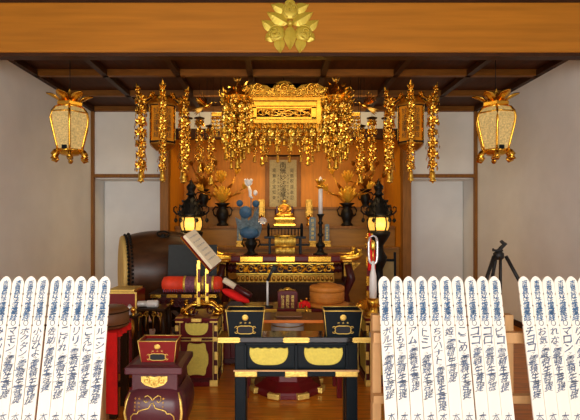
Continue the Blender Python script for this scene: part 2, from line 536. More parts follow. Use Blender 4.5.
def strand_mesh(L, w, seed, dense=1.0):
    """a string of gilt rosettes, pendants and beads, hanging from z=0 to -L"""
    r = random.Random(seed); m = MB()
    m.tube([(0, 0, 0), (0, 0, -L)], 0.004, 4)
    z = -0.02 - w * 0.1; step = w * 0.80 / dense; k = 0
    while z > -L + w * 0.25:
        ph = r.uniform(0, 1); s = w * r.uniform(0.85, 1.12)
        # a flower of eight broad petals facing outwards on four sides
        for i in range(4):
            a = 2 * PI * (i + ph) / 4
            c, sn = math.cos(a), math.sin(a)
            o = Vector((c * s * 0.24, sn * s * 0.24, z))
            for j in range(6):
                b = 2 * PI * j / 6 + ph
                d = Vector((-sn * math.cos(b) + c * 0.35, c * math.cos(b) + sn * 0.35, math.sin(b)))
                m.gem(o, d, s * 0.36, s * 0.27, s * 0.09, nrm=(c, sn, 0.1))
            m.sphere(o + Vector((c, sn, 0)) * s * 0.05, s * 0.07, 5)
        for i in range(5):
            a = 2 * PI * (i + ph) / 5 + 0.4
            rr = s * r.uniform(0.36, 0.54); c, sn = math.cos(a), math.sin(a)
            p = Vector((c * rr, sn * rr, z - s * r.uniform(0.0, 0.3)))
            m.tube([(0, 0, z + s * 0.1), (p.x * 0.8, p.y * 0.8, z + s * 0.14), p], s * 0.018, 4, 1)
            m.gem(p + Vector((0, 0, s * 0.03)), (0, 0, -1), s * 0.32, s * 0.22, s * 0.08, i % 2, nrm=(c, sn, 0))
        m.sphere((0, 0, z), s * 0.26, 6)
        m.sphere((0, 0, z - step * 0.5), (s * 0.14, s * 0.14, s * 0.18), 6)
        z -= step; k += 1
    return m


_sm = {}


def strand(parent, loc, L, w, seed=0, bell=True, mt='gold', name='strand', bh=0.12, br=0.034):
    key = (round(L, 2), round(w, 3), seed % 3, mt)
    if key not in _sm:
        o = strand_mesh(L, w, seed % 3 + 11).build(name, [mt, 'golddk'], parent, loc)
        _sm[key] = o
    else:
        o = _sm[key].copy(); o.name = name; COL.objects.link(o); o.parent = parent; o.location = loc
    if bell:
        kb = ('bell', bh, br)
        if kb not in _sm:
            b = bell_mesh(bh, br).build('bell', 'goldb', o, (0, 0, -L)); _sm[kb] = b
        else:
            b = _sm[kb].copy(); COL.objects.link(b); b.parent = o; b.location = (0, 0, -L)
    return o


# --- six-sided lamps with six strands
def hex_lamp(x, label):
    d = 5.9; u = K(d)
    zt = zz(104, d - 0.15); zb = zz(141, d - 0.15)
    t = thing('hanging_hexagonal_lamp', label, 'lamp', (x, d, zb), 'six-sided gold hanging lamps', rz=-math.atan((x - CX) / d))
    Rr = 13.2 * u; H = zt - zb
    hexa = [(Rr * math.sin(PI / 3 * i), -Rr * math.cos(PI / 3 * i)) for i in range(6)]
    fr = MB()
    for i, (a, b) in enumerate(hexa):
        fr.tube([(a, b, -0.02), (a, b, H + 0.01)], 0.012, 6)
        a2, b2 = hexa[(i + 1) % 6]
        for z in (0.0, H):
            fr.tube([(a, b, z), (a2, b2, z)], 0.014, 6)
    fr.build('frame', 'black', t)
    for i in range(6):
        a, b = hexa[i]; a2, b2 = hexa[(i + 1) % 6]
        c = Vector(((a + a2) / 2, (b + b2) / 2, H / 2)); ang = math.atan2(b2 - b, a2 - a)
        T = Matrix.Translation(c) @ Matrix.Rotation(ang, 4, 'Z')
        pn = MB().box((0, 0, 0), (Rr * 0.94, 0.012, H * 0.97), 0, T)
        po = pn.build('panel', 'alcove', t)
        e = MB()
        for sx in (-1, 1): e.box((sx * Rr * 0.4, -0.008, 0), (0.016, 0.012, H * 0.9), 0, T)
        e.build('gilt_edge', 'gold', po)
        if i in (0, 5):
            w = MB(); r = random.Random(i)
            for j, ch in enumerate('妙法蓮華経'):
                write(w, ch, 0, H * 0.34 - j * H * 0.165, 0.07, 0.07, -0.009, wob=0.03, rnd=r, T=T)
            w.build('lettering', 'inkblack', po)
    MB().lathe([(Rr * 0.5, -0.10), (Rr * 0.75, -0.07), (Rr * 1.02, -0.03), (Rr * 1.08, 0.0), (Rr * 1.0, 0.012)], 6, phase=-PI / 2, smooth=False).build('base', 'golddk', t)
    MB().lathe([(Rr * 1.12, H), (Rr * 1.18, H + 0.02), (Rr * 0.9, H + 0.07), (Rr * 0.55, H + 0.13), (0.03, H + 0.17)], 6, phase=-PI / 2, smooth=False).build('roof', 'golddk', t)
    tip = MB(); tip.lathe([(0.02, H + 0.15), (0.045, H + 0.19), (0.02, H + 0.22), (0.035, H + 0.25), (0.0001, H + 0.30)], 8)
    for s_ in (-1, 1): tip.gem((0, 0, H + 0.24), (s_ * 0.5, 0, 0.8), 0.08, 0.03)
    tip.build('finial', 'gold', t)
    MB().tube([(0, 0, H + 0.28), (0, 0, CEIL + 0.08 - zb)], 0.004, 4).build('wire', 'iron', t)
    RS = 23.5 * u
    for i in range(6):
        a = PI / 3 * i
        sx, sy = math.sin(a), -math.cos(a)
        ar = MB()
        # arm of leafy scrolls with an upturned flame tip
        pts = [Vector((sx * r_, sy * r_, z)) for r_, z in ((0.04, H + 0.12), (RS * 0.45, H + 0.13), (RS * 0.8, H + 0.06), (RS * 1.02, H + 0.08), (RS * 1.12, H + 0.15), (RS * 1.0, H + 0.20))]
        ar.tube(pts, [0.014, 0.014, 0.016, 0.016, 0.012, 0.004], 6)
        for q in range(1, 5):
            for s_ in (-1, 1):
                side = Vector((-sy * s_, sx * s_, 0.9))
                ar.gem(pts[q], side, 0.055, 0.035, 0.014)
                ar.gem(pts[q], side + Vector((sx, sy, 0)) * 0.9, 0.06, 0.04, 0.018)
                ar.gem(pts[q], side * -0.6 + Vector((sx, sy, 0)) * 0.4, 0.05, 0.035, 0.018)
            ar.sphere(pts[q], 0.018, 6)
        ar.gem(pts[4], (sx * 0.3, sy * 0.3, 1), 0.10, 0.035, 0.015); ar.gem(pts[4], (-sx * 0.6, -sy * 0.6, 0.8), 0.07, 0.03, 0.015)
        ar.build('arm', 'gold', t)
        L = H + 0.08 + (0.37 if i in (0, 1, 5) else 0.30)
        strand(t, (sx * RS, sy * RS, H + 0.07), round(L, 2), 0.165 if i in (1, 5) else (0.115 if i == 0 else 0.10), seed=i, bh=0.125, br=0.036 if i else 0.03)
    return t


hex_lamp(-1.575, 'six-sided gold hanging lamp with lettered panels, left of the altar')
hex_lamp(1.575, 'six-sided gold hanging lamp with lettered panels, right of the altar')


# --- round-bellied lanterns by the side walls
def pot_lantern(px, label):
    d = 5.1; u = K(d); zb = zz(151, d)
    t = thing('hanging_lantern', label, 'lantern', (xx(px, d), d, zb), 'bulbous gold hanging lanterns')
    prof = [(12.6, 0), (13.6, 5), (15.6, 13), (18.4, 24), (19.4, 31), (18.4, 37), (15.0, 41.5), (10.5, 43.5)]
    prof = [(r * u, z * u) for r, z in prof]
    ph0 = math.radians(-90 + (22 if px < 276 else -20))
    for i in range(6):
        a0 = ph0 + i * PI / 3; a1 = a0 + PI / 3
        pm = MB(); vs = []; fs = []
        for r, z in prof:
            for a in (a0, a1):
                vs.append((r * math.cos(a) * 0.985, r * math.sin(a) * 0.985, z))
        n = len(prof)
        for j in range(n - 1): fs.append((2 * j, 2 * j + 1, 2 * j + 3, 2 * j + 2))
        vs += [(x * 0.96, y * 0.96, z) for x, y, z in vs]
        for j in range(n - 1):
            fs.append((2 * n + 2 * j + 2, 2 * n + 2 * j + 3, 2 * n + 2 * j + 1, 2 * n + 2 * j))
        pm.add(vs, fs); pm.build('pane', 'pane', t)
    fm = MB()
    for i in range(6):
        a = ph0 + i * PI / 3
        fm.tube([(r * math.cos(a), r * math.sin(a), z) for r, z in prof], 0.0125, 6)
        a1 = a + PI / 3
        for j, rad in ((0, 0.016), (len(prof) - 1, 0.012), (5, 0.008)):
            r, z = prof[j]
            fm.tube([(r * math.cos(a), r * math.sin(a), z), (r * math.cos(a1), r * math.sin(a1), z)], rad, 6)
    fm.build('frame', 'gold', t)
    bm_ = MB()
    bm_.lathe([(4 * u, -5 * u), (9 * u, -4 * u), (12.5 * u, -1.5 * u), (13.2 * u, 0.5 * u), (12 * u, 1.2 * u)], 6, phase=ph0, smooth=False)
    bm_.sphere((0, 0, -5.0 * u), 3.2 * u, 10)
    b = bm_.build('base', 'gold', t)
    for i in range(6):
        a = ph0 + i * PI / 3; c, s_ = math.cos(a), math.sin(a)
        fm = MB()
        fm.tube([(c * r * u, s_ * r * u, z * u) for r, z in ((12, 0), (14.5, -2.0), (17, -5.5), (17.5, -8), (15, -9), (13, -7.5), (13.6, -5.5))], [0.022, 0.03, 0.03, 0.03, 0.026, 0.018, 0.01], 8)
        fm.build('foot', 'gold', b)
    rf = MB()
    rf.lathe([(10.5 * u, 49 * u), (13 * u, 50 * u), (13 * u, 53 * u), (9 * u, 54.5 * u), (9 * u, 56.5 * u), (6 * u, 58.5 * u), (2 * u, 60 * u)], 6, phase=ph0, smooth=False)
    ro = rf.build('roof', 'gold', t, (0, 0, -5.5 * u))
    for i in range(6):
        a = ph0 + i * PI / 3 + PI / 6; c, s_ = math.cos(a), math.sin(a)
        pm = MB()
        L = []
        for k_ in range(7):
            q = k_ / 6
            r = (7 + 14.5 * q) * u; z = (53.5 + 2.5 * math.sin(q * 3) + 8 * q ** 2.0) * u
            w = (2.6 + 5.2 * math.sin(PI * q ** 0.9) - 1.8 * q) * u * 0.8
            L += [(c * r - s_ * w, s_ * r + c * w, z + w * 0.35), (c * r, s_ * r, z), (c * r + s_ * w, s_ * r - c * w, z + w * 0.35)]
        vs = L + [(x, y, z - 0.012) for x, y, z in L]; fs = []
        for k_ in range(6):
            for e in (0, 1):
                i0 = k_ * 3 + e
                fs.append((i0, i0 + 1, i0 + 4, i0 + 3)); fs.append((21 + i0 + 3, 21 + i0 + 4, 21 + i0 + 1, 21 + i0))
            fs.append((k_ * 3, k_ * 3 + 3, 21 + k_ * 3 + 3, 21 + k_ * 3)); fs.append((k_ * 3 + 2, 21 + k_ * 3 + 2, 21 + k_ * 3 + 5, k_ * 3 + 5))
        pm.add(vs, fs, smooth=True); pm.build('petal', 'gold', ro)
    fi = MB()
    fi.lathe([(2 * u, 58 * u), (4.5 * u, 59 * u), (4.5 * u, 60 * u), (2 * u, 61 * u), (3.0 * u, 62.5 * u), (0.4 * u, 65 * u)], 10)
    for i in range(6):
        a = ph0 + i * PI / 3; fi.gem((4.5 * u * math.cos(a), 4.5 * u * math.sin(a), 56 * u), (math.cos(a) * 0.45, math.sin(a) * 0.45, 1), 10 * u, 4.5 * u, 1.5 * u, nrm=(math.cos(a), math.sin(a), 0))
    fi.build('finial', 'gold', t, (0, 0, -5.0 * u))
    MB().tube([(0, 0, 59 * u), (0, 0, CEIL + 0.08 - zb)], 0.0045, 5).build('chain', 'iron', t)
    MB().box((0, -12.7 * u, 2.4 * u), (4.5 * u, 0.02, 3.6 * u)).build('latch', 'black', t)
    return t


pot_lantern(70, 'bulbous gold hanging lantern with pale mesh panes by the left wall')
pot_lantern(495.5, 'bulbous gold hanging lantern with pale mesh panes by the right wall')


# --- central canopy
def canopy():
    d = 6.0; u = K(d)
    z0 = zz(128, d); x0, x1 = xx(247, d), xx(320.5, d); W = x1 - x0; cx = (x0 + x1) / 2
    t = thing('hanging_canopy', 'rectangular gold hanging canopy with carved cloud crown and pierced panel above the altar', 'canopy', (cx, d, z0))
    zl = zz(101.5, d) - z0; D = 0.40
    fr = MB()
    fr.box((0, 0, zl - 0.02), (W + 0.03, D + 0.03, 0.045)); fr.box((0, 0, zl - 0.075), (W - 0.02, D - 0.02, 0.06))
    fr.box((0, 0, 0.045), (W - 0.02, D - 0.02, 0.05))
    for sx in (-1, 1):
        for sy in (-1, 1): fr.box((sx * (W / 2 - 0.035), sy * (D / 2 - 0.035), zl / 2 - 0.06), (0.07, 0.07, zl + 0.06))
    fr.box((0, -D / 2 + 0.04, zl - 0.12), (W - 0.1, 0.03, 0.03)); fr.box((0, -D / 2 + 0.04, 0.09), (W - 0.1, 0.03, 0.035))
    for sx in (-1, 1): fr.box((sx * (W / 2 - 0.10), -D / 2 + 0.04, zl / 2), (0.07, 0.03, zl - 0.12))
    fr.build('frame', 'gold', t, bevel=0.006)
    pn = MB()
    a0, a1 = -W / 2 + 0.13, W / 2 - 0.13
    h0, h1 = 0.11, zl - 0.14
    r = random.Random(5)
    for j in range(5):
        z = r.uniform(h0, h1); pts = []
        for i in range(9):
            pts.append((a0 + (a1 - a0) * i / 8, -D / 2 + 0.045, min(h1, max(h0, z + 0.06 * math.sin(i * 1.1 + j * 2)))))
        pn.tube(pts, 0.009, 6)
    for j in range(14):
        c = (r.uniform(a0, a1), -D / 2 + 0.04, r.uniform(h0, h1))
        an = r.uniform(0, 6.28); pn.leaf(c, (math.cos(an), 0, math.sin(an)), 0.07, 0.035, 0.01)
    for j in range(6):
        pn.curl((a0 + (a1 - a0) * (j + 0.5) / 6, -D / 2 + 0.04, (h0 + h1) / 2 + r.uniform(-0.03, 0.03)), 0.05, 1.2, 0.008, r.uniform(0, 6))
    pn.build('pierced_panel', 'gold', t)
    MB().box((0, 0.1, zl / 2), (W - 0.1, 0.03, zl - 0.12)).build('back_board', 'wooddk', t)
    # cloud crown: three lobes thick with scrolls, front and sides
    top = zz(86, d) - z0
    cr = MB(); poly = []
    lobes = [(-W / 2 - 0.05, -W / 6 + 0.02, 0.82), (-W / 6 + 0.0, W / 6, 1.0), (W / 6 - 0.02, W / 2 + 0.05, 0.86)]
    hh = top - zl
    poly.append((-W / 2 - 0.05, zl))
    for a, b, f_ in lobes:
        for i in range(11):
            q = i / 10; poly.append((a + (b - a) * q, zl + hh * (0.42 + (f_ - 0.42) * math.sin(PI * q) ** 0.6)))
    poly.append((W / 2 + 0.05, zl))
    cr.prism(poly, -D / 2 - 0.02, -D / 2 + 0.02)
    for a, b, f_ in lobes:
        c0 = (a + b) / 2; wl = (b - a) / 2
        for i in range(26):
            q = r.uniform(-0.9, 0.9); z = zl + hh * (0.1 + 0.75 * f_ * r.random() * math.sqrt(max(0, 1 - q * q)))
            cr.curl((c0 + q * wl, -D / 2 - 0.035, z), r.uniform(0.018, 0.034), 1.3, 0.009, r.uniform(0, 6), flip=r.choice((-1, 1)), steps=10)
        cr.curl((c0, -D / 2 - 0.05, zl + hh * 0.5), 0.06, 1.4, 0.012, 1.0); cr.sphere((c0, -D / 2 - 0.05, zl + hh * 0.5), 0.02, 8)
    for i in range(24):
        cr.sphere((-W / 2 - 0.02 + (W + 0.04) * i / 23, -D / 2 - 0.035, zl + 0.015), 0.016, 6)
    for sx in (-1, 1):
        cr.box((sx * (W / 2 + 0.02), 0, zl + hh * 0.3), (0.04, D, hh * 0.6))
    cr.build('crown', 'gold', t)
    inn = MB()
    inn.box((0, 0.05, -0.05), (W * 0.75, 0.25, 0.10)); inn.box((0, 0.05, -0.12), (W * 0.55, 0.2, 0.06))
    inn.build('inner_tier', 'golddk', t, bevel=0.005)
    MB().tube([(0, 0, zl), (0, 0, CEIL + 0.08 - z0)], 0.006, 5).build('wire', 'iron', t)
    for i in range(11):
        q = i / 10; x = -W / 2 + 0.04 + (W - 0.08) * q
        L = 0.20 if i % 2 else 0.27
        strand(t, (x, -D / 2 + 0.03, 0.02), L, 0.12, seed=i, mt='gold' if i % 3 else 'goldb', bh=0.075, br=0.022)
    for i in range(6):
        q = i / 5; x = -W / 2 + 0.09 + (W - 0.18) * q
        strand(t, (x, 0.10, 0.0), 0.34, 0.10, seed=i + 1, mt='gold', bh=0.085, br=0.022)
    return t


canopy()


# --- dense garland columns beside the canopy
def garland_column(x, label):
    d = 5.85; u = K(d); zt = zz(98, d)
    t = thing('hanging_garland_column', label, 'ornament', (x, d, zt), 'clustered gold garland columns')
    cr = MB()
    cr.lathe([(0.05, -0.10), (0.16, -0.06), (0.19, 0.0), (0.15, 0.04), (0.08, 0.10), (0.03, 0.16), (0.0001, 0.22)], 8, smooth=False)
    r = random.Random(int(abs(x) * 100) + (1 if x > 0 else 0))
    for i in range(60):
        a = r.uniform(0, 2 * PI); z = r.uniform(-0.10, 0.17); rr = 0.17 * (1 - max(0, z) / 0.28) + 0.02
        c, s_ = math.cos(a), math.sin(a)
        cr.gem((c * rr * 0.8, s_ * rr * 0.8, z), (c, s_, r.uniform(-0.2, 1.1)), r.uniform(0.05, 0.10), 0.045, 0.016, nrm=(-s_, c, 0.2))
    for i in range(8):
        a = 2 * PI * i / 8; c, s_ = math.cos(a), math.sin(a)
        cr.tube([(c * 0.15, s_ * 0.15, 0), (c * 0.22, s_ * 0.22, 0.03), (c * 0.235, s_ * 0.235, 0.09), (c * 0.20, s_ * 0.20, 0.11)], [0.012, 0.012, 0.01, 0.004], 5)
    cr.build('crown', 'gold', t)
    tp = MB(); tp.lathe([(0.01, 0.2), (0.03, 0.23), (0.012, 0.26), (0.0001, 0.30)], 6)
    for s_ in (-1, 1): tp.gem((0, 0, 0.2), (s_ * 0.6, 0, 0.7), 0.08, 0.03)
    tp.build('finial', 'golddk', t)
    MB().tube([(0, 0, 0.26), (0, 0, CEIL + 0.08 - zt)], 0.004, 4).build('wire', 'iron', t)
    k_ = 0
    for rr, n, L, w in ((0.15, 8, 0.60, 0.15), (0.085, 5, 0.72, 0.14), (0.0, 1, 0.80, 0.15)):
        for i in range(n):
            a = 2 * PI * i / n + rr * 3
            strand(t, (rr * math.cos(a), rr * math.sin(a), -0.02), round(L + 0.06 * ((i % 3) - 1), 2), w, seed=k_, mt='gold' if k_ % 4 else 'goldb', bh=0.085 if rr else 0.13, br=0.024 if rr else 0.036); k_ += 1
    return t


garland_column(-0.62, 'thick cluster of gold garlands hanging left of the canopy')
garland_column(0.62, 'thick cluster of gold garlands hanging right of the canopy')


# --- single garlands on a dark disc, and a gold bird on a bar
def single_garland(px, py0, py1, d, w, label):
    t = thing('hanging_garland', label, 'ornament', (xx(px, d), d, zz(py0, d)), 'single gold garlands with a bell')
    z = zz(py0, d)
    MB().lathe([(0.01, 0.03), (0.03, 0.015), (0.075, 0.0), (0.07, -0.012), (0.01, -0.012)], 14).build('cap', 'wooddk', t)
    MB().tube([(0, 0, 0.02), (0, 0, CEIL + 0.08 - z)], 0.003, 4).build('wire', 'iron', t)
    L = z - zz(py1, d) - 0.12
    strand(t, (0, 0, -0.03), round(L, 2), w, seed=int(px))
    return t


single_garland(199.5, 118, 170, 6.4, 0.15, 'slim gold garland with a bell, next to the left six-sided lamp')
single_garland(211, 126, 182, 6.2, 0.15, 'slim gold garland with a bell below the left gold bird')
single_garland(360.5, 126, 181, 6.2, 0.15, 'slim gold garland with a bell below the right gold bird')
single_garland(372, 118, 169, 6.4, 0.15, 'slim gold garland with a bell, next to the right six-sided lamp')
single_garland(262, 120, 163, 7.0, 0.09, 'short gold garland before the scroll on its left')
single_garland(308, 120, 163, 7.0, 0.09, 'short gold garland before the scroll on its right')
single_garland(226, 118, 158, 6.8, 0.12, 'gold garland hanging above the left inner gold lotus vase')
single_garland(346, 118, 158, 6.8, 0.12, 'gold garland hanging above the right inner gold lotus vase')
single_garland(188, 118, 150, 7.2, 0.10, 'small gold garland deep behind the left six-sided lamp')
single_garland(386, 118, 150, 7.2, 0.10, 'small gold garland deep behind the right six-sided lamp')


def bird(px, py, sgn, label):
    d = 5.95; u = K(d); c = P(px, py, d)
    t = thing('hanging_bird', label, 'ornament', c, 'gold birds with spread wings')
    b = MB()
    T = Matrix.Rotation(0.5 * sgn, 4, 'Y')
    b.sphere((0, 0, 0), (0.055, 0.03, 0.026), 10, 0, T)
    b.tube([(-0.04 * 1, 0, 0.01), (-0.075, 0, 0.035), (-0.09, 0, 0.05)], [0.02, 0.013, 0.012], 7, 0, Matrix.Scale(sgn, 4, (1, 0, 0)) @ Matrix.Rotation(0.2, 4, 'Y'))
    b.gem((-sgn * 0.09, 0, 0.05), (-sgn, 0, -0.1), 0.035, 0.014)
    b.build('body', 'gold', t)
    for s_ in (-1, 1):
        w = MB()
        for i in range(5):
            w.leaf((sgn * 0.01 * i, s_ * 0.015, 0.015), (sgn * (0.25 + 0.16 * i), s_ * 0.55, 0.8 - 0.1 * i), 0.17 - 0.012 * i, 0.032, 0.005, nrm=(-0.6, -0.2, 0.3))
        w.build('wing', 'gold', t)
    w = MB()
    for i in range(4):
        w.leaf((sgn * 0.04, 0, -0.01), (sgn * 1.0, (i - 1.5) * 0.2, -0.35 - 0.18 * i), 0.16, 0.03, 0.005)
    w.build('tail', 'golddk', t)
    MB().tube([(0, 0, 0.02), (0, 0, CEIL + 0.08 - c.z)], 0.003, 4).build('wire', 'iron', t)
    return t


bird(207, 106, -1, 'gold bird with raised wings hanging left of the canopy')
bird(364, 106, 1, 'gold bird with raised wings hanging right of the canopy')
for px, lb in ((217, 'short gold scrolled bar beside the left garland cluster'), (354.5, 'short gold scrolled bar beside the right garland cluster')):
    d = 5.92; c = P(px, 114.5, d)
    t = thing('hanging_bar', lb, 'ornament', c, 'short gold bars')
    m = MB(); m.box((0, 0, 0), (0.13, 0.05, 0.045))
    for i in range(5): m.curl((-0.055 + i * 0.028, -0.03, 0), 0.016, 1.1, 0.005, i)
    m.build('bar', 'gold', t, bevel=0.004)
    m = MB()
    for s_ in (-1, 1): m.tube([(s_ * 0.05, 0, 0.02), (s_ * 0.05, 0, CEIL + 0.08 - c.z)], 0.003, 4)
    m.build('wire', 'iron', t)
    for s_ in (-1, 0, 1): strand(t, (s_ * 0.05, 0, -0.02), 0.2, 0.06, seed=s_ + 1, bh=0.06, br=0.018)


# ================================================================== OFFERING TABLE (front of altar)
def offering_table():
    d = 6.6; u = K(d)
    Z = zz(255.5, d)
    t = thing('offering_table', 'long dark red altar table with gold carved frieze and upturned gold ends', 'altar table', (0, d, 0))
    def X(px): return xx(px, d)
    W = X(352) - X(218)
    z0 = zz(262.5, d)
    MB().box((0, 0.26, (Z + z0) / 2), (W, 0.56, Z - z0)).build('tabletop', 'maroon', t, bevel=0.025, bseg=4)
    for a, b in ((219, 229), (240, 263), (276, 295), (308, 331), (342, 352)):
        MB().box(((X(a) + X(b)) / 2, -0.026, (Z + z0) / 2), (X(b) - X(a), 0.016, (Z - z0) * 0.8)).build('plate', 'gold', t, bevel=0.007)
    for s_ in (-1, 1):
        e = MB()
        x0 = s_ * W / 2
        e.tube([(x0 - s_ * 0.18, 0.0, Z - 0.04), (x0 - s_ * 0.02, 0.0, Z - 0.035), (x0 + s_ * 0.07, 0.0, Z - 0.015), (x0 + s_ * 0.12, 0.0, Z + 0.035), (x0 + s_ * 0.115, 0, Z + 0.075), (x0 + s_ * 0.07, 0, Z + 0.075)], [0.045, 0.045, 0.042, 0.035, 0.028, 0.018], 10)
        e.tube([(x0 - s_ * 0.18, 0.5, Z - 0.04), (x0 - s_ * 0.02, 0.5, Z - 0.035), (x0 + s_ * 0.07, 0.5, Z - 0.015), (x0 + s_ * 0.12, 0.5, Z + 0.035), (x0 + s_ * 0.115, 0.5, Z + 0.075), (x0 + s_ * 0.07, 0.5, Z + 0.075)], [0.045, 0.045, 0.042, 0.035, 0.028, 0.018], 10)
        e.box((x0 + s_ * 0.03, 0.25, Z - 0.03), (0.1, 0.5, 0.05))
        e.build('upturned_end', 'goldb', t)
    # frieze
    zf0, zf1 = zz(274.5, d), zz(263, d)
    xa, xb = X(236), X(334)
    MB().box(((xa + xb) / 2, 0.06, (zf0 + zf1) / 2), (xb - xa, 0.05, zf1 - zf0)).build('frieze_board', 'wooddk', t)
    m = MB(); r = random.Random(9)
    fw = xb - xa; fh = zf1 - zf0; yc = 0.028
    m.box(((xa + xb) / 2, yc, zf1 - 0.008), (fw, 0.02, 0.014)); m.box(((xa + xb) / 2, yc, zf0 + 0.008), (fw, 0.02, 0.014))
    n = 10
    for i in range(n):
        cxx = xa + fw * (i + 0.5) / n; cz = (zf0 + zf1) / 2
        m.curl((cxx, yc, cz), fh * 0.40, 1.5, 0.013, r.uniform(0, 6), flip=1 if i % 2 else -1)
        for j in range(6):
            an = r.uniform(0, 6.28)
            m.leaf((cxx + math.cos(an) * fh * 0.2, yc, cz + math.sin(an) * fh * 0.15), (math.cos(an), -0.2, math.sin(an) * 0.7), fh * 0.35, fh * 0.2, 0.012, n=4)
    m.build('carving', 'goldb', t)
    for s_ in (-1, 1):
        m = MB()
        x0 = (xa if s_ < 0 else xb)
        for j in range(4):
            m.lathe([(0.07 - 0.012 * (j % 2), 0), (0.07 - 0.012 * (j % 2), 0.03)], 12, T=Matrix.Translation((x0 + s_ * 0.03 * j, 0.09, (zf0 + zf1) / 2)) @ Matrix.Rotation(PI / 2 * s_, 4, 'Y'))
        m.build('ribbed_knob', 'maroondk', t)
        m = MB(); x0 += s_ * 0.15
        MB_ = m
        m.prism([(x0, zf1), (x0 + s_ * 0.24, zf1), (x0 + s_ * 0.05, zf0 - 0.03), (x0, zf0 - 0.03)], 0.05, 0.08)
        for j in range(5): m.curl((x0 + s_ * (0.03 + 0.035 * j), 0.045, zf1 - 0.03 - 0.02 * ((4 - j) % 3)), 0.03, 1.3, 0.008, j, flip=s_)
        m.build('corner_bracket', 'golddk', t)
    # lower mouldings, waist, legs
    zg0, zg1 = zz(282.5, d), zz(275.5, d)
    m = MB(); m.box((0, 0.1, (zg0 + zg1) / 2), (fw, 0.1, zg1 - zg0))
    for i in range(22):
        m.sphere((xa + 0.03 + (fw - 0.06) * i / 21, 0.05, (zg0 + zg1) / 2), (0.028, 0.02, 0.04), 8)
    m.build('petal_moulding', 'golddk', t)
    m = MB(); m.box((0, 0.24, zg0 - 0.02), (X(346) - X(226), 0.46, 0.035))
    m.build('ledge', 'wooddk', t, bevel=0.006)
    m = MB(); m.box((0, 0.28, (zg0 - 0.04) / 2 + 0.04), (fw * 0.98, 0.36, zg0 - 0.12))
    m.build('waist_panel', 'wooddk', t)
    for s_ in (-1, 1):
        m = MB()
        for y in (0.02, 0.46):
            pts = [(s_ * (W / 2 - 0.06), y, z0 - 0.02), (s_ * (W / 2 - 0.02), y, 0.62), (s_ * (W / 2 - 0.10), y, 0.4), (s_ * (W / 2 - 0.02), y, 0.12), (s_ * (W / 2 + 0.03), y, 0.03)]
            m.tube(pts, [0.05, 0.065, 0.05, 0.045, 0.03], 8)
        m.box((s_ * (W / 2 - 0.03), 0.24, 0.03), (0.12, 0.56, 0.06))
        m.build('leg', 'maroondk', t)
    return t, Z


OT, OZ = offering_table()


# --- small black railed stand with gold brocade
def brocade_stand():
    d = 7.0
    t = thing('incense_stand', 'small black railed stand draped in gold brocade at the altar centre', 'stand', (xx(285, d), d, OZ))
    u = K(d)
    zt = zz(236, d) - OZ; zr = zz(227, d) - OZ
    m = MB()
    m.box((0, 0, zt - 0.02), (0.62, 0.24, 0.035))
    m.box((0, 0, zt - 0.13), (0.74, 0.22, 0.025))
    for sx in (-1, 1):
        for sy in (-1, 1): m.box((sx * 0.23, sy * 0.08, zt / 2 - 0.02), (0.035, 0.035, zt - 0.04))
    m.build('stand_top', 'black', t, bevel=0.005)
    m = MB()
    for sx in (-1, 1):
        for sy in (-1, 1): m.lathe([(0.016, zt - 0.01), (0.016, zr - 0.01), (0.022, zr), (0.008, zr + 0.05), (0.0001, zr + 0.06)], 8, (sx * 0.25, sy * 0.1, 0))
    for sy in (-1, 1):
        m.tube([(-0.25, sy * 0.1, zr - 0.02), (0.25, sy * 0.1, zr - 0.02)], 0.008, 6)
        for i in range(9): m.tube([(-0.2 + i * 0.05, sy * 0.1, zt), (-0.2 + i * 0.05, sy * 0.1, zr - 0.02)], 0.005, 5)
    m.build('railing', 'black', t)
    m = MB()
    # brocade hanging over the front in two falls
    for (za, zb_, w, y) in ((zt - 0.005, zt - 0.14, 0.31, -0.125), (zt - 0.17, zt - 0.26, 0.28, -0.13)):
        n = 12; vs = []; fs = []
        for i in range(n + 1):
            q = i / n; x = -w / 2 + w * q; yy = y - 0.008 * math.sin(q * 18)
            vs += [(x, yy, za), (x, yy - 0.006, zb_), (x, yy + 0.012, zb_), (x, yy + 0.012, za)]
        for i in range(n):
            a = i * 4; b = a + 4
            for k_ in range(4): fs.append((a + k_, a + (k_ + 1) % 4, b + (k_ + 1) % 4, b + k_))
        m.add(vs, fs, smooth=True)
    m.box((0, -0.02, zt + 0.004), (0.31, 0.2, 0.008))
    m.build('brocade', 'brocgold', t)
    m = MB(); m.tube([(-0.15, -0.14, zt - 0.145), (0.15, -0.14, zt - 0.145)], 0.008, 6)
    m.tube([(-0.16, -0.13, zt - 0.0), (0.16, -0.13, zt - 0.0)], 0.014, 6)
    m.build('fringe', 'goldb', t)


brocade_stand()


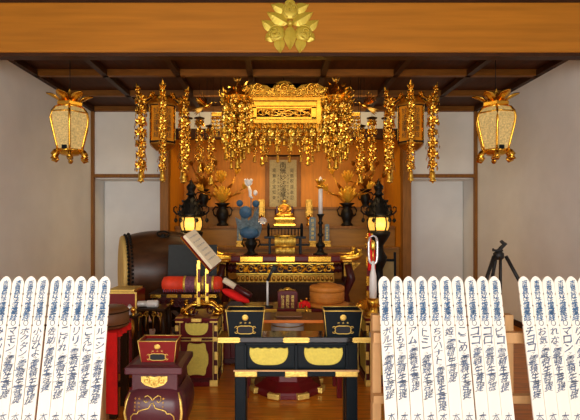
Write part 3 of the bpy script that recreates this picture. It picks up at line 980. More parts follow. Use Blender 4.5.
# --- seated statue
def statue():
    d = 8.2
    t = thing('seated_statue', 'small gold seated robed figure on a bright gold pedestal before the scroll', 'statue', (xx(284.5, d), d, Z2))
    u = K(d)
    m = MB()
    m.box((0, 0, 0.02), (0.38, 0.30, 0.04)); m.frustum(0.04, 0.16, 0.12, 0.11, 0.15, 0.11); m.box((0, 0, 0.13), (0.36, 0.28, 0.035))
    m.build('pedestal', 'gold', t, bevel=0.006)
    m = MB()
    for i in range(7): m.leaf((-0.13 + i * 0.043, -0.13, 0.05), (0, -0.2, 1), 0.075, 0.04, 0.008)
    m.build('petal_relief', 'brocgold', t)
    # one continuous seated body grown with skin
    me = bpy.data.meshes.new('figure_body')
    V = [(0, 0, 0.20), (0, 0.005, 0.28), (0, 0, 0.345), (0, -0.004, 0.385), (0, -0.008, 0.43), (0, -0.006, 0.465),
         (-0.075, 0, 0.34), (-0.105, -0.02, 0.27), (-0.03, -0.085, 0.245),
         (0.075, 0, 0.34), (0.105, -0.02, 0.27), (0.03, -0.085, 0.245),
         (-0.08, -0.03, 0.185), (-0.145, -0.09, 0.175), (0.02, -0.115, 0.175),
         (0.08, -0.03, 0.185), (0.145, -0.09, 0.175), (-0.02, -0.12, 0.185)]
    E_ = [(0, 1), (1, 2), (2, 3), (3, 4), (4, 5), (2, 6), (6, 7), (7, 8), (2, 9), (9, 10), (10, 11), (0, 12), (12, 13), (13, 14), (0, 15), (15, 16), (16, 17)]
    rad = [0.085, 0.075, 0.07, 0.026, 0.042, 0.03, 0.04, 0.034, 0.02, 0.04, 0.034, 0.02, 0.06, 0.042, 0.03, 0.06, 0.042, 0.03]
    me.from_pydata(V, E_, [])
    o = bpy.data.objects.new('figure_body', me); COL.objects.link(o); o.parent = t
    sk = o.modifiers.new('skin', 'SKIN')
    for i, vv in enumerate(me.skin_vertices[0].data):
        vv.radius = (rad[i], rad[i]); vv.use_root = (i == 0)
    sb = o.modifiers.new('sub', 'SUBSURF'); sb.levels = 2; sb.render_levels = 2
    me.materials.append(M['goldb'])
    rb = MB()
    rb.lathe([(0.17, 0.148), (0.165, 0.19), (0.12, 0.235), (0.095, 0.28), (0.098, 0.33), (0.075, 0.36), (0.04, 0.375)], 18, sq=0.72)
    rb.leaf((0.07, -0.075, 0.36), (-0.75, -0.1, -1), 0.2, 0.05, 0.012)
    rb.build('robe', 'robe', t)
    fc = MB()
    for s_ in (-1, 1):
        fc.sphere((s_ * 0.014, -0.042, 0.435), (0.006, 0.004, 0.003), 6); fc.sphere((s_ * 0.04, -0.005, 0.43), (0.006, 0.01, 0.016), 6)
    fc.gem((0, -0.042, 0.436), (0, -0.5, -1), 0.02, 0.012, 0.012); fc.sphere((0, -0.044, 0.408), (0.011, 0.005, 0.003), 6)
    fc.build('face', 'robe', t)
    bk = MB(); bk.box((0, 0.12, 0.25), (0.3, 0.03, 0.2)); bk.tube([(-0.16, 0.12, 0.15), (-0.16, 0.12, 0.3)], 0.012, 6); bk.tube([(0.16, 0.12, 0.15), (0.16, 0.12, 0.3)], 0.012, 6)
    bk.build('chair_back', 'maroondk', t, bevel=0.02)


statue()


# --- pairs of small gilt tower stands
def tower(px, label):
    d = 8.25; u = K(d)
    t = thing('gilt_tower', label, 'ornament', (xx(px, d), d, Z2), 'small gilt towers')
    m = MB(); m.lathe([(0.05, 0), (0.05, 0.03), (0.02, 0.06), (0.03, 0.10), (0.055, 0.13)], 10)
    for i in range(8):
        a = 2 * PI * i / 8; m.gem((0.02 * math.cos(a), 0.02 * math.sin(a), 0.11), (math.cos(a) * 0.5, math.sin(a) * 0.5, 1), 0.11, 0.05, 0.012, nrm=(math.cos(a), math.sin(a), 0))
    m.build('lotus_foot', 'gold', t)
    m = MB()
    for i in range(3):
        z = 0.16 + i * 0.105
        m.box((0, 0, z + 0.085), (0.13 - i * 0.01, 0.09, 0.025)); m.box((0, 0, z + 0.035), (0.075, 0.05, 0.09))
        for s_ in (-1, 1): m.box((s_ * 0.05, 0, z + 0.03), (0.014, 0.06, 0.09))
    m.build('tower', 'golddk', t, bevel=0.003)
    return t


tower(261.5, 'small tiered gilt tower left of the seated statue')
tower(309, 'small tiered gilt tower right of the seated statue')


# --- gold lotus arrangements in black vases
def lotus_vase(px, py, d, sc, label, seed, mt='gold'):
    t = thing('lotus_vase', label, 'vase', (xx(px, d), d, zz(py, d)), 'black vases of gold lotus')
    m = MB()
    m.lathe([(r * sc, z * sc) for r, z in ((0.10, 0), (0.105, 0.03), (0.07, 0.06), (0.08, 0.10), (0.115, 0.19), (0.10, 0.27), (0.065, 0.32), (0.085, 0.36), (0.14, 0.40), (0.13, 0.405), (0.06, 0.36))], 20)
    v = m.build('vase', 'iron', t)
    for s_ in (-1, 1):
        h = MB(); h.tube([(s_ * a * sc, 0, b * sc) for a, b in ((0.07, 0.33), (0.13, 0.34), (0.17, 0.28), (0.15, 0.2), (0.11, 0.17))], 0.014 * sc, 7)
        h.build('handle', 'iron', v)
    r = random.Random(seed)
    def flower(c, tilt, size, n, name='flower'):
        f = MB()
        c = Vector(c)
        for ring, (sp, ln) in enumerate(((1.25, 0.78), (0.8, 0.92), (0.35, 0.95))):
            for i in range(n):
                a = 2 * PI * (i + 0.5 * ring) / n
                d_ = Vector((math.cos(a) * sp, math.sin(a) * sp * 0.9, 1.0)) + Vector(tilt)
                f.leaf(c, d_, size * ln, size * 0.36, size * 0.05, curve=0.15, nrm=(-math.cos(a), -math.sin(a), 0.4), n=4)
        f.sphere(c + Vector(tilt) * size * 0.2 + Vector((0, 0, size * 0.2)), size * 0.16, 8)
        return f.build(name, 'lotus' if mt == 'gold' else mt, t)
    base = Vector((0, 0, 0.38 * sc))
    flower((0, -0.04, 0.42 * sc), (0, -0.35, 0), 0.30 * sc, 9)
    tips = [(-0.01, -0.08, 0.76, (0, -0.9, 0.25), 0.25), (-0.34, 0, 0.62, (-1.2, -0.4, 0), 0.17), (0.36, 0, 0.66, (1.2, -0.4, 0), 0.17), (0.24, 0.03, 0.92, (0.6, -0.6, 0.3), 0.15), (-0.25, 0.03, 0.92, (-0.6, -0.6, 0.3), 0.14)]
    st = MB()
    for x, y, z, tl, s_ in tips:
        p = Vector((x, y, z)) * sc
        st.tube([base, base.lerp(p, 0.5) + Vector((x * 0.12, 0, 0.06)) * sc, p], 0.008 * sc, 5)
    st.build('stems', 'golddk', t)
    for x, y, z, tl, s_ in tips: flower(Vector((x, y, z)) * sc, tl, s_ * sc, 7)
    for i in range(4):
        a = PI * (i + 0.5) / 4
        q = MB()
        c = base + Vector((math.cos(a) * 0.1, 0.02, 0.1 + 0.08 * math.sin(a))) * sc
        q.leaf(c, (math.cos(a) * 1.2, -0.15, 0.25 + 0.7 * math.sin(a)), 0.30 * sc, 0.10 * sc, 0.01 * sc, curve=-0.2, nrm=(0, -0.4, 0.8))
        q.build('leaf', 'golddk', t)
    return t


lotus_vase(222.5, 226, 8.25, 1.0, 'black vase of gold lotus flowers, inner left, beside blue bouquet', 1)
lotus_vase(347, 226, 8.25, 1.0, 'black vase of gold lotus flowers, inner right, behind the candlestick', 2)
lotus_vase(203.5, 208, 8.6, 0.85, 'shadowed black vase of shade-toned gold flowers above the left black lantern', 3, 'golddk')  # outer pair: darker gold carries the shade on the flowers
lotus_vase(365.5, 208, 8.6, 0.85, 'shadowed black vase of shade-toned gold flowers above the right black lantern', 4, 'golddk')


# --- blue bouquet
def blue_bouquet():
    d = 6.72; u = K(d)
    c = P(251, 255, d)
    t = thing('blue_flower_vase', 'black vase holding blue disc flowers and a white lotus', 'vase', (c.x, d, OZ))
    def q(px, py, y=0.0): return Vector(((px - 251) * u, y, (255.5 - py) * u))
    m = MB(); m.lathe([(7 * u, 0), (7.2 * u, 1 * u), (4 * u, 2.5 * u), (3.2 * u, 5 * u), (5.5 * u, 9 * u), (6.4 * u, 12 * u), (4 * u, 15 * u), (4.5 * u, 17 * u), (8.5 * u, 20 * u), (8 * u, 20.3 * u), (3.5 * u, 17 * u)], 18)
    v = m.build('vase', 'iron', t)
    for s_ in (-1, 1):
        h = MB(); h.tube([(s_ * a * u, 0, b * u) for a, b in ((4, 15), (8, 15), (9.2, 11), (6.5, 8))], 0.012, 6); h.build('handle', 'iron', v)
    def disc(px, py, r, mt, y=-0.05):
        f = MB(); p = q(px, py, y)
        T = Matrix.Translation(p) @ Matrix.Rotation(PI / 2 + 0.15, 4, 'X')
        f.lathe([(0.0001, -0.015), (r * u * 0.8, -0.01), (r * u, 0), (r * u * 0.85, 0.012), (0.0001, 0.02)], 18, T=T)
        return f.build('disc_flower', mt, t)
    disc(246, 213, 6.2, 'blue', -0.12)
    disc(240, 204, 3.4, 'blue'); disc(256, 204.5, 3.6, 'blue')
    f = MB(); f.sphere(q(249.5, 233, -0.08), (9.5 * u, 0.06, 6 * u), 18); f.build('disc_flower', 'blue', t)
    for px, py, w in ((236, 224, 8), (238, 233, 8), (263, 226, 7), (262, 234, 8), (244, 222, 8), (256, 220, 8), (250, 226, 9), (241, 214, 6), (259, 213, 6)):
        l = MB()
        a = math.atan2(240 - py, px - 250)
        l.leaf(q(250, 238, -0.02), q(px, py - 6) - q(250, 238), (math.hypot(px - 250, py - 244)) * u, w * 1.2 * u, 0.012, curve=0.25)
        l.build('leaf', 'bluegrey', t)
    s_ = MB()
    for px, py in ((246, 213), (240, 204), (256, 204)):
        s_.tube([q(251, 236), q((251 + px) / 2, (236 + py) / 2), q(px, py, -0.02)], 0.006, 5)
    s_.tube([q(251, 236), q(251, 205), q(251, 196), q(249, 186)], 0.008, 5)
    s_.build('stems', 'bluegrey', t)
    w = MB()
    for i in range(7):
        a = 2 * PI * i / 7
        w.leaf(q(248.5, 187, -0.02), (math.cos(a) * 0.8, math.sin(a) * 0.7, 1), 8 * u, 6.5 * u, 0.02, curve=0.15, nrm=(-math.cos(a), -math.sin(a), 0.3))
    w.build('white_lotus', 'white', t)
    w = MB()
    w.tube([q(249, 187, -0.06), q(250.5, 192, -0.07), q(250.5, 197, -0.07), q(253, 199, -0.07)], [0.02, 0.025, 0.022, 0.012], 7)
    w.sphere(q(255.5, 193.5, -0.04), (2.2 * u, 0.02, 2.8 * u), 8)
    w.build('white_bud', 'white', t)
    w = MB()
    p = q(263, 222, -0.10)
    for i in range(10):
        a = 2 * PI * i / 10
        w.leaf(p, (math.cos(a) * 0.9, -0.3, 0.35 + math.sin(a) * 0.7), 4.6 * u, 3 * u, 0.008)
    w.build('silver_lotus', 'silver', t)
    w = MB(); w.tube([q(252, 236), q(258, 230, -0.08), q(263, 223, -0.10)], 0.006, 5); w.build('stem', 'bluegrey', t)


blue_bouquet()


# --- tall candlestick
def candlestick():
    d = 6.72; u = K(d)
    t = thing('candlestick', 'tall black candlestick with a white candle and gold lotus lamp', 'candlestick', (xx(320.5, d), d, OZ))
    def z(py): return (255.5 - py) * u
    m = MB()
    m.lathe([(7.5 * u, 0), (7.5 * u, 1.2 * u), (4 * u, 2.5 * u), (2.5 * u, 6 * u), (4.8 * u, 9 * u), (4.8 * u, 10.5 * u), (2 * u, 13 * u), (1.6 * u, 18 * u), (3.5 * u, 20 * u), (1.8 * u, 22 * u), (1.5 * u, 30 * u), (3 * u, 32 * u), (1.4 * u, 34 * u), (2.2 * u, 38 * u), (4.0 * u, 40.5 * u), (3.8 * u, 41 * u), (1.5 * u, 40 * u)], 16)
    m.build('stem', 'iron', t)
    MB().lathe([(2.1 * u, z(215)), (2.1 * u, z(190)), (1.6 * u, z(189))], 14).build('candle', 'white', t)
    m = MB()
    m.lathe([(1.2 * u, z(190)), (4.5 * u, z(187.5)), (4.2 * u, z(186.8)), (1.5 * u, z(187))], 14)
    for i in range(8):
        a = 2 * PI * i / 8
        m.leaf((1.5 * u * math.cos(a), 1.5 * u * math.sin(a), z(187)), (math.cos(a) * 0.5, math.sin(a) * 0.5, 1), 8 * u, 4 * u, 0.01, nrm=(-math.cos(a), -math.sin(a), 0.3))
    m.build('lotus_cup', 'goldb', t)
    MB().lathe([(1.5 * u, z(187)), (2.3 * u, z(184)), (1.6 * u, z(179)), (0.0001, z(177))], 10).build('bulb', 'white', t)


candlestick()


# --- memorial tablets on the low step
def tablet(px, pyt, w, label, d=7.92):
    u = K(d)
    t = thing('memorial_tablet', label, 'tablet', (xx(px, d), d, Z3), 'small memorial tablets')
    h = zz(pyt, d) - Z3
    m = MB(); m.box((0, 0, 0.02), (0.13, 0.09, 0.04)); m.box((0, 0, 0.055), (0.10, 0.07, 0.03)); m.box((0, 0, 0.085), (0.13, 0.09, 0.03))
    m.build('foot', 'golddk', t, bevel=0.004)
    poly = [(-w / 2, 0.1), (w / 2, 0.1), (w / 2, h - 0.02)] + [(w / 2 * math.cos(a * PI / 6), h - 0.02 + 0.02 * math.sin(a * PI / 6)) for a in range(1, 6)] + [(-w / 2, h - 0.02)]
    MB().prism(poly, -0.014, 0.014).build('slab', 'bluegrey', t)
    m = MB(); r = random.Random(int(px))
    for i in range(5): write(m, '妙法蓮華経'[i], 0, h - 0.06 - i * (h - 0.2) / 4.2, w * 0.45, w * 0.45, -0.016, rnd=r)
    m.build('lettering', 'plate', t)


tablet(312.5, 217, 0.11, 'blue grey memorial tablet left of the tall candlestick')
tablet(327, 224, 0.075, 'narrow pale blue memorial tablet right of the tall candlestick')
tablet(240, 224, 0.10, 'blue grey memorial tablet behind the blue bouquet')


# --- black standing lanterns
def toro(x, label):
    d = 7.0; u = K(d)
    t = thing('standing_lantern', label, 'lantern', (x, d, 0), 'black standing lanterns with lit panes')
    z0, z1 = zz(231, d), zz(217, d)
    m = MB()
    m.lathe([(0.24, 0), (0.24, 0.05), (0.19, 0.09), (0.12, 0.2), (0.08, 0.32), (0.14, 0.42), (0.15, 0.48), (0.07, 0.58), (0.065, 0.72), (0.11, 0.82), (0.13, 0.90), (0.075, 1.0), (0.07, 1.08), (0.12, 1.15), (0.17, z0 - 0.06), (0.18, z0 - 0.02), (0.15, z0)], 12)
    m.build('column', 'iron', t)
    Rr = 10.7 * u
    for i in range(6):
        a0 = PI / 3 * i - PI / 2 - PI / 6; a1 = a0 + PI / 3
        pm = MB(); vs = []; fs = []
        zs = ((0.86, z0), (1.0, z0 + (z1 - z0) * 0.3), (1.03, z0 + (z1 - z0) * 0.65), (0.9, z1))
        for f_, z in zs:
            for a in (a0, a1): vs.append((Rr * f_ * math.cos(a), Rr * f_ * math.sin(a), z))
        for j in range(3): fs.append((2 * j, 2 * j + 1, 2 * j + 3, 2 * j + 2))
        vs += [(x_ * 0.93, y_ * 0.93, z_) for x_, y_, z_ in vs]
        for j in range(3): fs.append((8 + 2 * j + 2, 8 + 2 * j + 3, 8 + 2 * j + 1, 8 + 2 * j))
        pm.add(vs, fs); pm.build('pane', 'lit', t)
    m = MB()
    for f_, z in (zs[0], zs[-1]):
        m.tube([(Rr * f_ * math.cos(PI / 3 * i - PI / 3 * 2), Rr * f_ * math.sin(PI / 3 * i - PI / 3 * 2), z) for i in range(7)], 0.012, 6)
    for i in range(6):
        a = PI / 3 * i - PI / 2 - PI / 6
        m.tube([(Rr * f_ * math.cos(a), Rr * f_ * math.sin(a), z) for f_, z in zs], 0.011, 6)
    m.build('frame', 'iron', t)
    m = MB()
    m.lathe([(Rr * 0.95, z1), (Rr * 1.2, z1 + 0.02), (Rr * 1.15, z1 + 0.05), (Rr * 0.92, z1 + 0.11), (Rr * 0.88, z1 + 0.17), (Rr * 0.70, z1 + 0.235), (Rr * 0.40, z1 + 0.28), (Rr * 0.26, z1 + 0.33)], 12)
    for i in range(12):
        a = PI / 6 * i; c, s_ = math.cos(a), math.sin(a)
        for rr, z, L in ((1.12, 0.05, 0.07), (0.88, 0.14, 0.075), (0.7, 0.22, 0.06)):
            m.gem((c * rr * Rr * 0.9, s_ * rr * Rr * 0.9, z1 + z), (c, s_, 0.7), L, 0.045, 0.02, nrm=(-s_, c, 0.2))
    ro = m.build('roof', 'iron', t)
    for i in range(6):
        a = PI / 3 * i; c, s_ = math.cos(a), math.sin(a)
        h = MB(); pts = [(c * r * u, s_ * r * u, z1 + z) for r, z in ((11, 0.03), (15, 0.05), (17.5, 0.09), (17.5, 0.14), (15.5, 0.16), (14.5, 0.13))]
        h.tube(pts, [0.014, 0.014, 0.013, 0.012, 0.01, 0.008], 6)
        h.tube([(c * 15 * u, s_ * 15 * u, z1 + 0.05), (c * 15.5 * u, s_ * 15.5 * u, z1 - 0.02)], 0.006, 5); h.lathe([(0.02, -0.02), (0.03, -0.06), (0.0001, -0.09)], 8, (c * 15.5 * u, s_ * 15.5 * u, z1))
        h.build('roof_curl', 'iron', ro)
    m = MB(); zt = z1 + 0.32
    m.lathe([(0.05, zt), (0.085, zt + 0.02), (0.05, zt + 0.05), (0.05, zt + 0.07), (0.07, zt + 0.11), (0.075, zt + 0.14), (0.03, zt + 0.19), (0.012, zt + 0.23), (0.0001, zt + 0.27)], 12)
    m.build('finial', 'iron', t)


toro(-1.41, 'black bronze standing lantern with lit yellow panes, left of the altar')
toro(1.41, 'black bronze standing lantern with lit yellow panes, right of the altar')

# folding screen at the right of the alcove
d = 7.46
t = thing('low_screen', 'low black framed screen with tan panel beside the right lantern', 'screen', (xx(388, d), d, 0))
zt = zz(259, d)
m = MB(); m.box((-0.18, 0, zt / 2), (0.03, 0.03, zt)); m.box((0.11, 0, zt / 2 + 0.05), (0.035, 0.04, zt + 0.12)); m.box((-0.03, 0, zt - 0.02), (0.3, 0.03, 0.04)); m.box((-0.03, 0, 0.1), (0.3, 0.03, 0.04))
m.box((-0.18, 0, 0.015), (0.04, 0.2, 0.03)); m.box((0.11, 0, 0.015), (0.04, 0.2, 0.03))
m.build('frame', 'black', t, bevel=0.003)
MB().box((-0.03, 0, zt / 2 + 0.04), (0.26, 0.012, zt - 0.12)).build('panel', 'tan', t)


# ================================================================== DRUM
def drum():
    th = math.radians(23)
    c = Vector((xx(159, 5.7), 5.75, 0.82))
    t = thing('large_drum', 'large brown barrel drum with tan hide head lying on its side', 'drum', (c.x, c.y, 0), rz=th)
    # axis along local X; left head at -L/2
    L = 0.84; Rm = 0.50; Re = 0.425
    T = Matrix.Translation((0, 0, c.z)) @ Matrix.Rotation(-PI / 2, 4, 'Y')     # local Z of the lathe -> -X
    prof = []
    for i in range(17):
        q = -1 + i / 8
        prof.append((Re + (Rm - Re) * (1 - q * q) ** 0.8, q * L / 2))
    MB().lathe(prof, 48, T=T).build('barrel', 'drum', t)
    for s_ in (-1, 1):
        m = MB()
        m.lathe([(Re * 1.0, 0.0), (Re * 1.035, 0.0), (Re * 1.035, 0.03), (Re * 1.0, 0.045), (Re * 0.9, 0.05), (0.0001, 0.052)], 48, T=T @ Matrix.Translation((0, 0, s_ * L / 2)) @ (Matrix.Identity(4) if s_ > 0 else Matrix.Rotation(PI, 4, 'X')))
        hd = m.build('drum_head', 'skin', t)
        n = MB()
        for row in (0, 1):
            for i in range(64):
                a = 2 * PI * (i + row * 0.5) / 64
                p = T @ Vector((math.cos(a) * (Re * 1.055 + row * 0.012), math.sin(a) * (Re * 1.055 + row * 0.012), s_ * (L / 2 - 0.005 - 0.04 * row)))
                n.sphere(p, 0.016, 5)
        n.build('tacks', 'iron', hd)
    rg = MB()
    a = math.radians(62)
    cpt = Vector((0.0, -Rm * math.cos(a), c.z + Rm * math.sin(a)))
    nrm = Vector((0, -math.cos(a), math.sin(a)))
    ux = Vector((1, 0, 0)); uy = nrm.cross(ux)
    rg.tube([cpt + nrm * 0.02 + ux * 0.07 * math.cos(q * PI / 10) + uy * 0.07 * math.sin(q * PI / 10) for q in range(21)], 0.012, 6)
    rg.sphere(cpt, 0.03, 8)
    rg.build('ring_handle', 'iron', t)
    m = MB()
    for sx in (-1, 1):
        m.box((sx * 0.24, 0, 0.05), (0.1, 0.9, 0.1)); m.box((sx * 0.24, -0.33, 0.22), (0.09, 0.1, 0.36)); m.box((sx * 0.24, 0.33, 0.22), (0.09, 0.1, 0.36))
        m.box((sx * 0.24, 0, 0.28), (0.09, 0.7, 0.07))
    m.box((0, 0.0, 0.16), (0.48, 0.08, 0.08))
    m.build('cradle', 'wooddk', t, bevel=0.006)


drum()

# ================================================================== RED LACQUER CABINETS FLANKING
def cart_poly(w, h):
    """scalloped bowl-shaped cartouche"""
    pts = []
    top = h / 2
    for i in range(11):                      # scalloped top edge, left to right
        q = -1 + i / 5
        pts.append((q * w / 2 * 0.97, top - (0.06 * h if i % 2 else 0)))
    for i in range(1, 24):
        a = PI * i / 24
        pts.append((w / 2 * math.copysign(abs(math.cos(a)) ** 0.62, math.cos(a)), top - 0.06 * h - (h * 0.94) * math.sin(a) ** 0.75 * 1.0))
    return pts


def tall_cart(w, h):
    pts = []
    for i in range(40):
        a = 2 * PI * i / 40
        bump = 1 + 0.07 * math.cos(6 * a)
        pts.append((w / 2 * bump * math.copysign(abs(math.cos(a)) ** 0.55, math.cos(a)), h / 2 * math.copysign(abs(math.sin(a)) ** 0.7, math.sin(a)) * bump))
    return pts


def side_cabinet(sgn, label):
    d = 4.0; D = 0.42; x0, x1 = 0.643, 0.995; W = x1 - x0; H = zz(318, d)
    t = thing('lacquer_cabinet', label, 'cabinet', (sgn * (x0 + x1) / 2, d + D / 2, 0), 'red lacquer side cabinets')
    b = MB()
    b.box((0, 0, H / 2), (W - 0.04, D - 0.04, H - 0.04))
    b.box((0, 0, 0.02), (W + 0.0, D, 0.04))
    b.build('body', 'maroon', t, bevel=0.004)
    MB().box((0, 0, H - 0.014), (W + 0.02, D + 0.02, 0.028)).build('top_board', 'maroon', t, bevel=0.006)
    fr = MB(); zr = H * 0.69
    for sx in (-1, 1):
        for sy in (-1, 1): fr.box((sx * (W / 2 - 0.015), sy * (D / 2 - 0.015), H / 2), (0.032, 0.032, H - 0.03))
    for sy in (-1, 1):
        fr.box((0, sy * (D / 2 - 0.012), zr), (W - 0.03, 0.02, 0.025)); fr.box((0, sy * (D / 2 - 0.012), 0.055), (W - 0.03, 0.02, 0.03))
    for sx in (-1, 1):
        fr.box((sx * (W / 2 - 0.012), 0, zr), (0.02, D - 0.03, 0.025)); fr.box((sx * (W / 2 - 0.012), 0, 0.055), (0.02, D - 0.03, 0.03))
    fr.build('frame', 'maroondk', t, bevel=0.003)
    gl = MB()
    gl.box((0, -D / 2 - 0.001, zr + 0.013), (W - 0.03, 0.012, 0.004)); gl.box((0, -D / 2 - 0.001, zr - 0.013), (W - 0.03, 0.012, 0.004))
    for sx in (-1, 1):
        gl.box((sx * (W / 2 + 0.001), 0, zr + 0.013), (0.006, D - 0.03, 0.004))
        gl.box((sx * (W / 2 - 0.033), -D / 2 + 0.002, H / 2), (0.004, 0.012, H - 0.06))
        for sy in (-1, 1): gl.box((sx * (W / 2 + 0.001), sy * (D / 2 - 0.03), H / 2), (0.006, 0.004, H - 0.06))
    gl.build('gilt_line', 'plate', t)
    for (w, h, z) in ((0.20, 0.105, (zr + H) / 2 - 0.006),):
        MB().prism(cart_poly(w, h), -D / 2 + 0.004, -D / 2 + 0.022, T=Matrix.Translation((0, 0, z))).build('cartouche', 'cart', t)
    MB().prism(tall_cart(0.19, 0.28), -D / 2 + 0.004, -D / 2 + 0.022, T=Matrix.Translation((0, 0, zr / 2 + 0.03))).build('cartouche', 'cart', t)
    for sx in (-1, 1):
        Ts = Matrix.Translation((0, 0, zr / 2 + 0.03)) @ Matrix.Rotation(PI / 2 * sx, 4, 'Z')
        MB().prism(tall_cart(0.26, 0.28), -W / 2 + 0.004, -W / 2 + 0.022, T=Ts).build('cartouche', 'cart', t)
        Ts = Matrix.Translation((0, 0, (zr + H) / 2 - 0.006)) @ Matrix.Rotation(PI / 2 * sx, 4, 'Z')
        MB().prism(cart_poly(0.26, 0.105), -W / 2 + 0.004, -W / 2 + 0.022, T=Ts).build('cartouche', 'cart', t)
    # gilt corner plates and studs
    for sx in (-1, 1):
        for z, w, h in ((H - 0.02, 0.07, 0.042), (zr, 0.045, 0.04), (0.03, 0.07, 0.055), (H * 0.45, 0.03, 0.07), (H * 0.25, 0.03, 0.07), (H * 0.85, 0.03, 0.05)):
            for sy in (-1, 1):
                MB().box((sx * (W / 2 - w / 2 + 0.008), sy * (D / 2 - w / 2 + 0.008), z), (w, w, h)).build('corner_fitting', 'plate', t, bevel=0.004)
    for z in (H - 0.018, zr): MB().box((0, -D / 2 - 0.004, z), (0.09, 0.03, 0.032)).build('centre_fitting', 'plate', t, bevel=0.006)
    return t, H


CAB, CH = side_cabinet(-1, 'red lacquer cabinet with gold cartouches left of the black desk')
side_cabinet(1, 'red lacquer cabinet with gold cartouches right of the black desk')


def scroll_foot(m, w, y=0.0, z=0.0):
    """double volute foot"""
    for s_ in (-1, 1):
        m.tube([(0, y, z + 0.10), (s_ * w * 0.25, y, z + 0.095), (s_ * w * 0.42, y, z + 0.05), (s_ * w * 0.5, y, z + 0.022)], [0.016, 0.018, 0.018, 0.02], 7)
        m.curl((s_ * w * 0.46, y, z + 0.035), 0.03, 1.1, 0.014, a0=PI / 2, flip=-s_)
        m.tube([(s_ * w * 0.5, y, z + 0.014), (s_ * w * 0.3, y, z + 0.014)], 0.014, 6)


# book stand with open sutra on the left cabinet
def book_stand():
    d = 4.12
    t = thing('book_stand', 'gold and red scroll-footed book stand on the left red cabinet', 'stand', (xx(202, d), d, CH))
    m = MB(); scroll_foot(m, 0.34, 0.0); scroll_foot(m, 0.30, 0.15)
    m.tube([(-0.1, 0, 0.03), (-0.1, 0.15, 0.03)], 0.014, 6); m.tube([(0.1, 0, 0.03), (0.1, 0.15, 0.03)], 0.014, 6)
    m.tube([(0, 0, 0.1), (0, 0.15, 0.1)], 0.018, 6)
    m.build('foot', 'gold', t)
    for s_ in (-1, 1): MB().curl((s_ * 0.08, -0.015, 0.045), 0.045, 1.3, 0.01, 0, flip=s_).build('carved_web', 'maroondk', t)
    zt = zz(263, d) - CH
    for x, y, top in ((-0.028, 0.0, zt), (0.035, 0.08, zt - 0.05)):
        p = MB(); p.box((x, y, (0.1 + top) / 2), (0.022, 0.022, top - 0.1)); po = p.build('post', 'maroon', t)
        for f_ in (0.06, 0.42, 0.96): MB().box((x, y, 0.1 + (top - 0.1) * f_), (0.03, 0.03, 0.08)).build('gilt_cap', 'goldb', po, bevel=0.003)
        q = MB()
        q.box((x - 0.012, y - 0.004, (0.1 + top) / 2), (0.007, 0.026, top - 0.12))
        q.build('gilt_fitting', 'goldb', po)
    # sloped rest along the book
    return t


book_stand()
A = P(186, 237, 4.05); 
la = Vector((28 * K(4.05), 0.0, -33 * K(4.05))).normalized()
lb = Vector((0.115, 0.2, 0.026)); lb = (lb - la * lb.dot(la)).normalized()
ln = la.cross(lb); ln = -ln if ln.z < 0 else ln
Tb = Matrix(((la.x, lb.x, ln.x, A.x - 0.03), (la.y, lb.y, ln.y, A.y), (la.z, lb.z, ln.z, A.z), (0, 0, 0, 1)))
t = thing('sutra_book', 'cream folded sutra book lying tilted on the gold book stand', 'book', (0, 0, 0))
bw, bl = 0.17, 0.375
MB().box((bl / 2, bw / 2, 0.018), (bl, bw, 0.032), 0, Tb).build('pages', 'paper', t, bevel=0.003)
MB().box((bl / 2, bw / 2, -0.004), (bl + 0.012, bw + 0.012, 0.008), 0, Tb).build('cover', 'redbox', t)
MB().box((bl / 2, bw / 2, -0.014), (bl + 0.02, bw + 0.02, 0.008), 0, Tb).build('backing_board', 'goldb', t)
for i in range(6):
    m = MB()
    for j in range(7):
        x = 0.05 + i * 0.05; y = 0.03 + j * 0.018
        vs, fs = glyph('妙法蓮華経序品第一如是我聞'[(i * 7 + j) % 13])
        m.add([(x - b * 0.014, y - a * 0.014, 0.0352) for a, b in vs], fs, 0, Tb)
    m.build('text_column', 'ink2', t)

# dark grey panel behind the book, standing on the carved table
# carved dark table with brocade bolster
d = 4.75
TZ = zz(294, d)
t = thing('carved_table', 'dark carved low table with gold fittings under the red brocade bolster', 'table', (xx(182.5, d), d + 0.2, 0))
TW = 69 * K(d)
MB().box((0, 0, TZ - 0.015), (TW, 0.40, 0.03)).build('tabletop', 'wooddk', t, bevel=0.004)
m = MB()
for s_ in (-1, 1):
    for y in (-0.16, 0.16):
        MB().tube([(s_ * (TW / 2 - 0.07), y, TZ - 0.03), (s_ * (TW / 2 - 0.03), y, TZ - 0.17), (s_ * (TW / 2 - 0.10), y, TZ - 0.38), (s_ * (TW / 2 - 0.02), y, 0.02)], [0.035, 0.05, 0.032, 0.035], 8).build('leg', 'wooddk', t)
m = MB()
m.box((0, -0.17, TZ - 0.08), (TW - 0.14, 0.02, 0.10))
for i in range(7):
    m.curl((-TW / 2 + 0.14 + i * (TW - 0.28) / 6, -0.185, TZ - 0.1), 0.05, 1.4, 0.012, i, flip=1 if i % 2 else -1)
m.build('carved_apron', 'maroondk', t)
for f_ in (-0.78, -0.3, 0.12, 0.5, 0.82):
    g = MB(); g.box((f_ * TW / 2, -0.196, TZ - 0.022), (0.11, 0.014, 0.034)); g.curl((f_ * TW / 2, -0.20, TZ - 0.09), 0.03, 1.2, 0.01, 1); g.sphere((f_ * TW / 2, -0.195, TZ - 0.09), 0.018, 8)
    g.build('gilt_fitting', 'gold', t)


